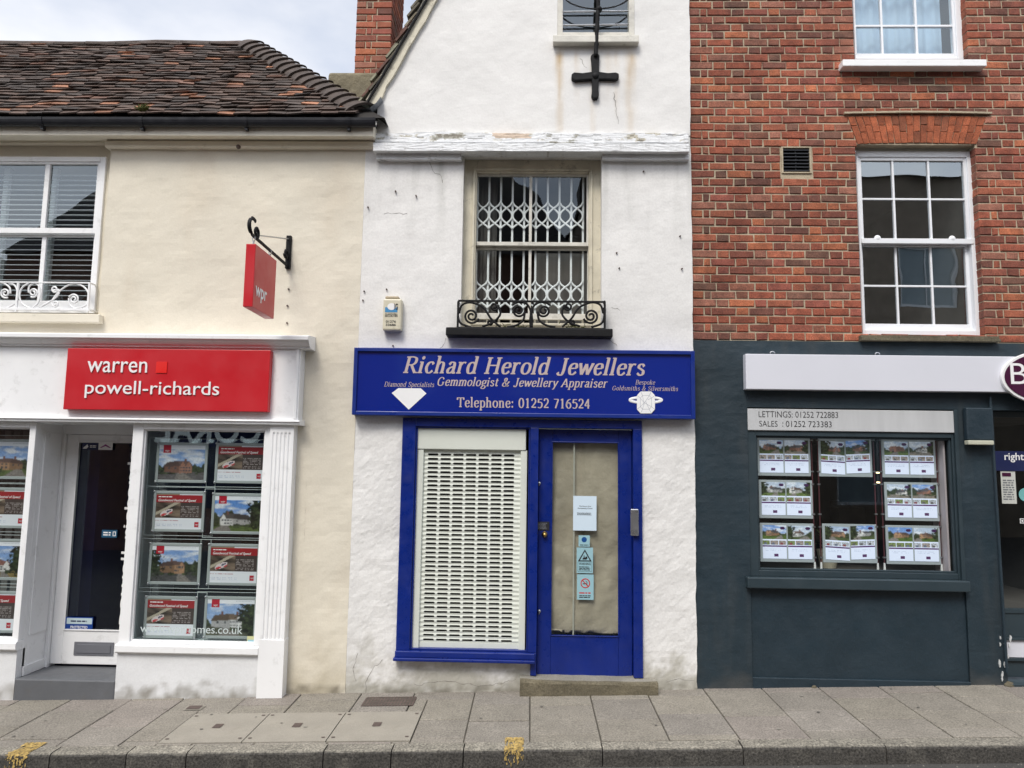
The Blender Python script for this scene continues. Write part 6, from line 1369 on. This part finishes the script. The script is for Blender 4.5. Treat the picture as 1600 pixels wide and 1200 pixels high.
# fascia sign and oval badge
rc = RC(1165.5, 555, 1600, 610.5, -.07); t = thing('fascia_sign', 'long plain silver grey sign box on the slate shopfront', 'shop sign', ((rc[0]+6.2)/2, 0, rc[2]))
mb = MB(); mb.box(rc[0], 6.2, -.07, .015, rc[2], rc[3]); mb.build('panel', m_silver, t, .005)
for px in (1207, 1371): mb = MB(); p = P(px, 553, -.03); mb.tube([(p.x+.02*math.cos(a), -.03, rc[3]+.012+.016*math.sin(a)) for a in np.linspace(0, 5.5, 14)], .004, 5); mb.build('hanger', m_steel, t)
c0 = P(1639, 590, -.10); rx_ = c0.x-P(1565, 590, -.10).x; rz_ = (P(1639, 547, -.10).z-P(1639, 632, -.10).z)/2; t = thing('oval_sign', 'dark purple oval badge with white rim and a large white B over the silver sign', 'shop sign', (c0.x, -.07, c0.z))
mb = MB(); mb.disc((c0.x, c0.z), rx_, -.10, -.0705, 64, 0, rz_); mb.build('rim', m_letterwhite, t, .004)
mb = MB(); mb.disc((c0.x, c0.z), rx_-.022, -.106, -.1005, 64, 0, rz_-.022); mb.build('face', m_purple, t, .003)
mb = MB(); a_, b_ = P(1580, 601, -.107), P(1604, 567, -.107); put_text(mb, 'B', a_.x, b_.x, P(1592, 600, -.107).z, P(1592, 567.5, -.107).z, -.1075, off=-.004); mb.build('lettering', m_letterwhite, t)
# display panels
def page(seed, w=34, h=48):
    r = np.random.RandomState(seed); q = random.Random(seed); im = np.ones((h, w, 3))*lin((.66, .72, .88)); a = int(h*.42)
    im[:a] = house_pic(w, a, seed, wall=q.choice((GW, BRK, OCH, (.5, .5, .5))), roof=q.choice(((.10, .06, .05), (.2, .09, .06), (.07, .07, .08))), sky=q.choice(((.10, .26, .66), (.30, .42, .62), (.40, .50, .66))), ground=q.choice(((.12, .20, .03), (.16, .24, .05), (.3, .26, .2), (.09, .13, .04))), gables=q.choice((1, 2)))
    yy, xx = np.mgrid[0:h, 0:w]; im[((xx-w*.82)/(w*.11))**2+((yy-h*.075)/(h*.045))**2 < 1] = (.04, .01, .06)
    y0, y1 = int(h*.46), int(h*.60)
    for k in range(3):
        x0, x1 = int(w*(.01+.335*k)), int(w*(.315+.335*k)); base = lin(q.choice(((.35, .38, .42), (.28, .24, .22), (.16, .20, .08), (.40, .42, .46))))
        for y in range(y0, y1):
            for x in range(x0, x1): im[y, x] = base*(.5+.9*r.rand())
        im[y0+3:y1, x0+2:x0+6] = lin(q.choice(((.2, .05, .06), (.12, .14, .2), (.1, .1, .1))))
    im[int(h*.62):int(h*.66)] = (.07, .015, .11)
    for y in (int(h*.71), int(h*.75)):
        for x in range(int(w*.12), int(w*.85)):
            if r.rand() < .6: im[y, x] = (.50, .56, .72)
    im[int(h*.86):int(h*.94), int(w*.48):int(w*.66)] = (.08, .03, .10); return im
Yp2 = .17
cols = [(105, 450, 118, 465, 125, 475), (512, 865, 0, 0, 545, 895), (940, 1290, 960, 1310, 965, 1325)]; rowsy = [((195, 440), (475, 725), (762, 1020)), ((200, 445), None, (770, 1022)), ((205, 452), (490, 742), (778, 1035))]
labs = {(0, 0): 'panel of two house listings, top left of the slate shop window', (0, 1): 'panel of two house listings, middle of the left column in the slate shop window', (0, 2): 'panel of two house listings, bottom left of the slate shop window',
        (1, 0): 'panel of two house listings above the dark gap in the slate shop window', (1, 2): 'panel of two house listings below the dark gap in the slate shop window',
        (2, 0): 'panel of two house listings with a green field, top right of the slate shop window', (2, 1): 'panel of two house listings, middle of the right column in the slate shop window', (2, 2): 'panel of two house listings, bottom right of the slate shop window'}
q0 = None; sd_ = 100
def z4(x, y, Y=Yp2): return P(1160+x/4.285, 640+y/4.285, Y)
pww, phh = .455, .325
for ci in range(3):
    for ri in range(3):
        if rowsy[ci][ri] is None: continue
        l, r = cols[ci][2*ri], cols[ci][2*ri+1]; tt, b = rowsy[ci][ri]; p = z4((l+r)/2, (tt+b)/2)
        t = thing('listing_panel', labs[(ci, ri)], 'display panel', (p.x, Yp2, p.z-phh/2), 'listing panels in the slate shop window'); x0, x1, z0, z1 = p.x-pww/2, p.x+pww/2, p.z-phh/2, p.z+phh/2
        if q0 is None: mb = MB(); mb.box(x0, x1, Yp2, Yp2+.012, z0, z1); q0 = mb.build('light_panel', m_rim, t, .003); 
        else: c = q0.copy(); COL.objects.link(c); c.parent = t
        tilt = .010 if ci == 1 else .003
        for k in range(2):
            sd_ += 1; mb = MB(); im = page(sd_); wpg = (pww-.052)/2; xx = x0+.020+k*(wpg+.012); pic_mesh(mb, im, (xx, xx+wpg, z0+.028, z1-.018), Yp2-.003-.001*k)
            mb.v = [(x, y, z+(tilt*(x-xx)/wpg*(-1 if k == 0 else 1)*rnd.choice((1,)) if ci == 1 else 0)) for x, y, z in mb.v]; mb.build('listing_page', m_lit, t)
rods = [((92, 180), (112, 1075), 'first'), ((460, 185), (490, 1078), 'second'), ((503, 185), (532, 1080), 'third'), ((872, 192), (915, 1085), 'fourth'), ((918, 192), (958, 1088), 'fifth'), ((1290, 200), (1345, 1097), 'sixth')]
for (a_, b_, nm) in rods:
    pa, pb = z4(*a_), z4(*b_); x = (pa.x+pb.x)/2; t = thing('display_rod', 'plum metal rod holding the listing panels, %s from the left in the slate shop window' % nm, 'display rod', (x, Yp2, gl[2]), 'rods holding the listing panels')
    mb = MB(); mb.tube([(x, Yp2+.006, gl[2]-.01), (x, Yp2+.006, gl[3]+.03)], .0052, 8); mb.build('rod', m_rod, t)
    mb = MB(); mb.tube([(x, Yp2+.006, gl[2]-.012), (x, Yp2+.006, gl[2]+.06)], [.011, .007], 8); mb.build('foot', m_letterwhite, t)
    for ry_ in (205, 415, 500, 700, 785, 990): z = z4((a_[0]+b_[0])/2, ry_).z; mb = MB(); mb.box(x-.012, x+.012, Yp2-.004, Yp2+.016, z-.006, z+.006); mb.build('clip', m_steel, t)
p = z4(590, 640, .6); t = thing('pot_plant', 'dim leafy pot plant behind the gap between the listing panels', 'plant', (p.x, .7, zsil))
mb = MB()
for i in range(16):
    a = rnd.uniform(0, 6.3); h_ = rnd.uniform(.16, .42); sp = rnd.uniform(.05, .16); n = 8; vs = []
    for j in range(n+1): u = j/n; r_ = sp*u**1.5; wv = .020*math.sin(math.pi*min(1, u*.9+.1)); cx, cy, cz = p.x+r_*math.cos(a), .7+r_*math.sin(a), zsil+.12+h_*(u-.45*u*u*u); vs += [(cx-wv*math.sin(a), cy+wv*math.cos(a), cz), (cx+wv*math.sin(a), cy-wv*math.cos(a), cz)]
    mb.add(vs, [(2*j, 2*j+1, 2*j+3, 2*j+2) for j in range(n)])
mb.build('leaves', M('plant_leaf', (.14, .20, .05), .5, .2, 6), t)
mb = MB(); k = 16; mb.add([(p.x+r_*math.cos(2*math.pi*i/k), .7+r_*math.sin(2*math.pi*i/k), z) for r_, z in ((.07, zsil+.001), (.10, zsil+.16)) for i in range(k)], [(i, (i+1) % k, k+(i+1) % k, k+i) for i in range(k)]+[tuple(range(k))]); mb.build('pot', m_oldcream, t)
p = z4(908, 455, 1.2); t = thing('wall_lamp', 'small lit wall lamp deep inside the slate shop', 'lamp', (p.x, 1.2, p.z))
mb = MB(); mb.tube([(p.x, 1.2, p.z-.04), (p.x, 1.2, p.z+.04)], .02, 10); mb.build('lamp_body', m_steel, t)
mw_ = M('warm_bulb', (1, .8, .45), .5, 0, emit=2); mb = MB(); mb.tube([(p.x, 1.2, p.z-.055), (p.x, 1.2, p.z-.041)], .016, 10); mb.tube([(p.x, 1.2, p.z+.041), (p.x, 1.2, p.z+.055)], .016, 10); mb.build('bulb', mw_, t)

# ================================================================ the other side of the street (seen in the window panes)
YO = -16.0
def opp(name, label, x0, x1, he, hr, wallc, roofc, wins, shop=None, hip=0):
    t = thing(name, label, 'building', ((x0+x1)/2, YO, 0)); mw2 = M(name+'_wall', wallc, .85, .25, 3, .004, 40)
    hs = [(a, b, c, d) for a, b, c, d in wins]; mb = sheet_holes(x0, x1, -1, he, YO, hs, -.15); mb.box(x0, x1, YO-8, YO-.3, -1, he-.05); mb.build('wall', mw2, t)
    for h in hs:
        mb = MB(); frame(mb, h, .07, .07, .08, .07, YO-.12, YO-.05); x = (h[0]+h[1])/2; mb.box(x-.02, x+.02, YO-.10, YO-.06, h[2]+.08, h[3]-.07); z = (h[2]+h[3])/2; wo = mb.build('window', m_white, t); mb = MB(); mb.quad((h[0], YO-.11, h[3]), (h[1], YO-.11, h[3]), (h[1], YO-.11, h[2]), (h[0], YO-.11, h[2])); mb.build('pane', M(name+'_pane', (.30, .36, .38), .15, .1), wo)
    mb = MB(); hw = 4.0; rx0, rx1 = x0-.1+hip, x1+.1-hip
    v = [(x0-.1, YO+.25, he-.1), (x1+.1, YO+.25, he-.1), (rx1, YO-hw, hr), (rx0, YO-hw, hr), (x1+.1, YO-2*hw-.3, he-.1), (x0-.1, YO-2*hw-.3, he-.1)]
    mb.add(v, [(0, 1, 2, 3), (2, 4, 5, 3), (1, 4, 2), (0, 3, 5)]); mb.build('roof', M(name+'_roof', roofc, .9, .4, 9), t)
    return t
opp('tall_house', 'dark roofed pale house across the street, seen only in the window panes', -30, -16.6, 6.8, 9.5, (.42, .40, .36), (.06, .045, .04), [(-22, -21, 3.9, 5.6), (-26, -25, 3.9, 5.6), (-19, -18, 3.9, 5.6)], hip=3.5)
cs = opp('betting_shop', 'shop with a navy fascia across the street, seen only in the window panes', -16.5, 1.5, 8.4, 13.6, (.26, .14, .10), (.055, .05, .05), [(-7.5, -6.4, 4.0, 5.8), (-4, -2.9, 4.0, 5.8), (-.6, .5, 4.0, 5.8), (-11, -9.9, 4, 5.8)], hip=3.3)
mb = MB(); mb.box(-12.4, 1.4, YO+.001, YO+.14, 2.3, 3.35); fa = mb.build('fascia', m_navy, cs)
mb = MB(); put_text(mb, 'CORAL', -8.0, -11.2, 2.42, 3.2, YO+.145, off=.02); mb.build('lettering', M('shop_letters_added_glow', (.75, .8, .78), .5, 0, emit=.55), cs)  # glow added to the letters so their reflection reads in the panes
mb = MB(); mb.box(-12.4, 1.4, YO+.001, YO+.05, .5, 2.29); mb.build('shop_window', M('far_shop_glass', (.03, .035, .06), .15, .3, 1), cs)
opp('brown_brick_house', 'brown brick house with a parapet across the street, seen only in the window panes', 1.6, 26, 11.0, 11.7, (.30, .235, .175), (.06, .05, .045), [(11.2, 12.9, 6.9, 8.75), (15.5, 17, 6.9, 8.75), (5.2, 6.6, 6.9, 8.75), (3.0, 4.4, 1.0, 3.0), (9.0, 11.5, .9, 3.2)])
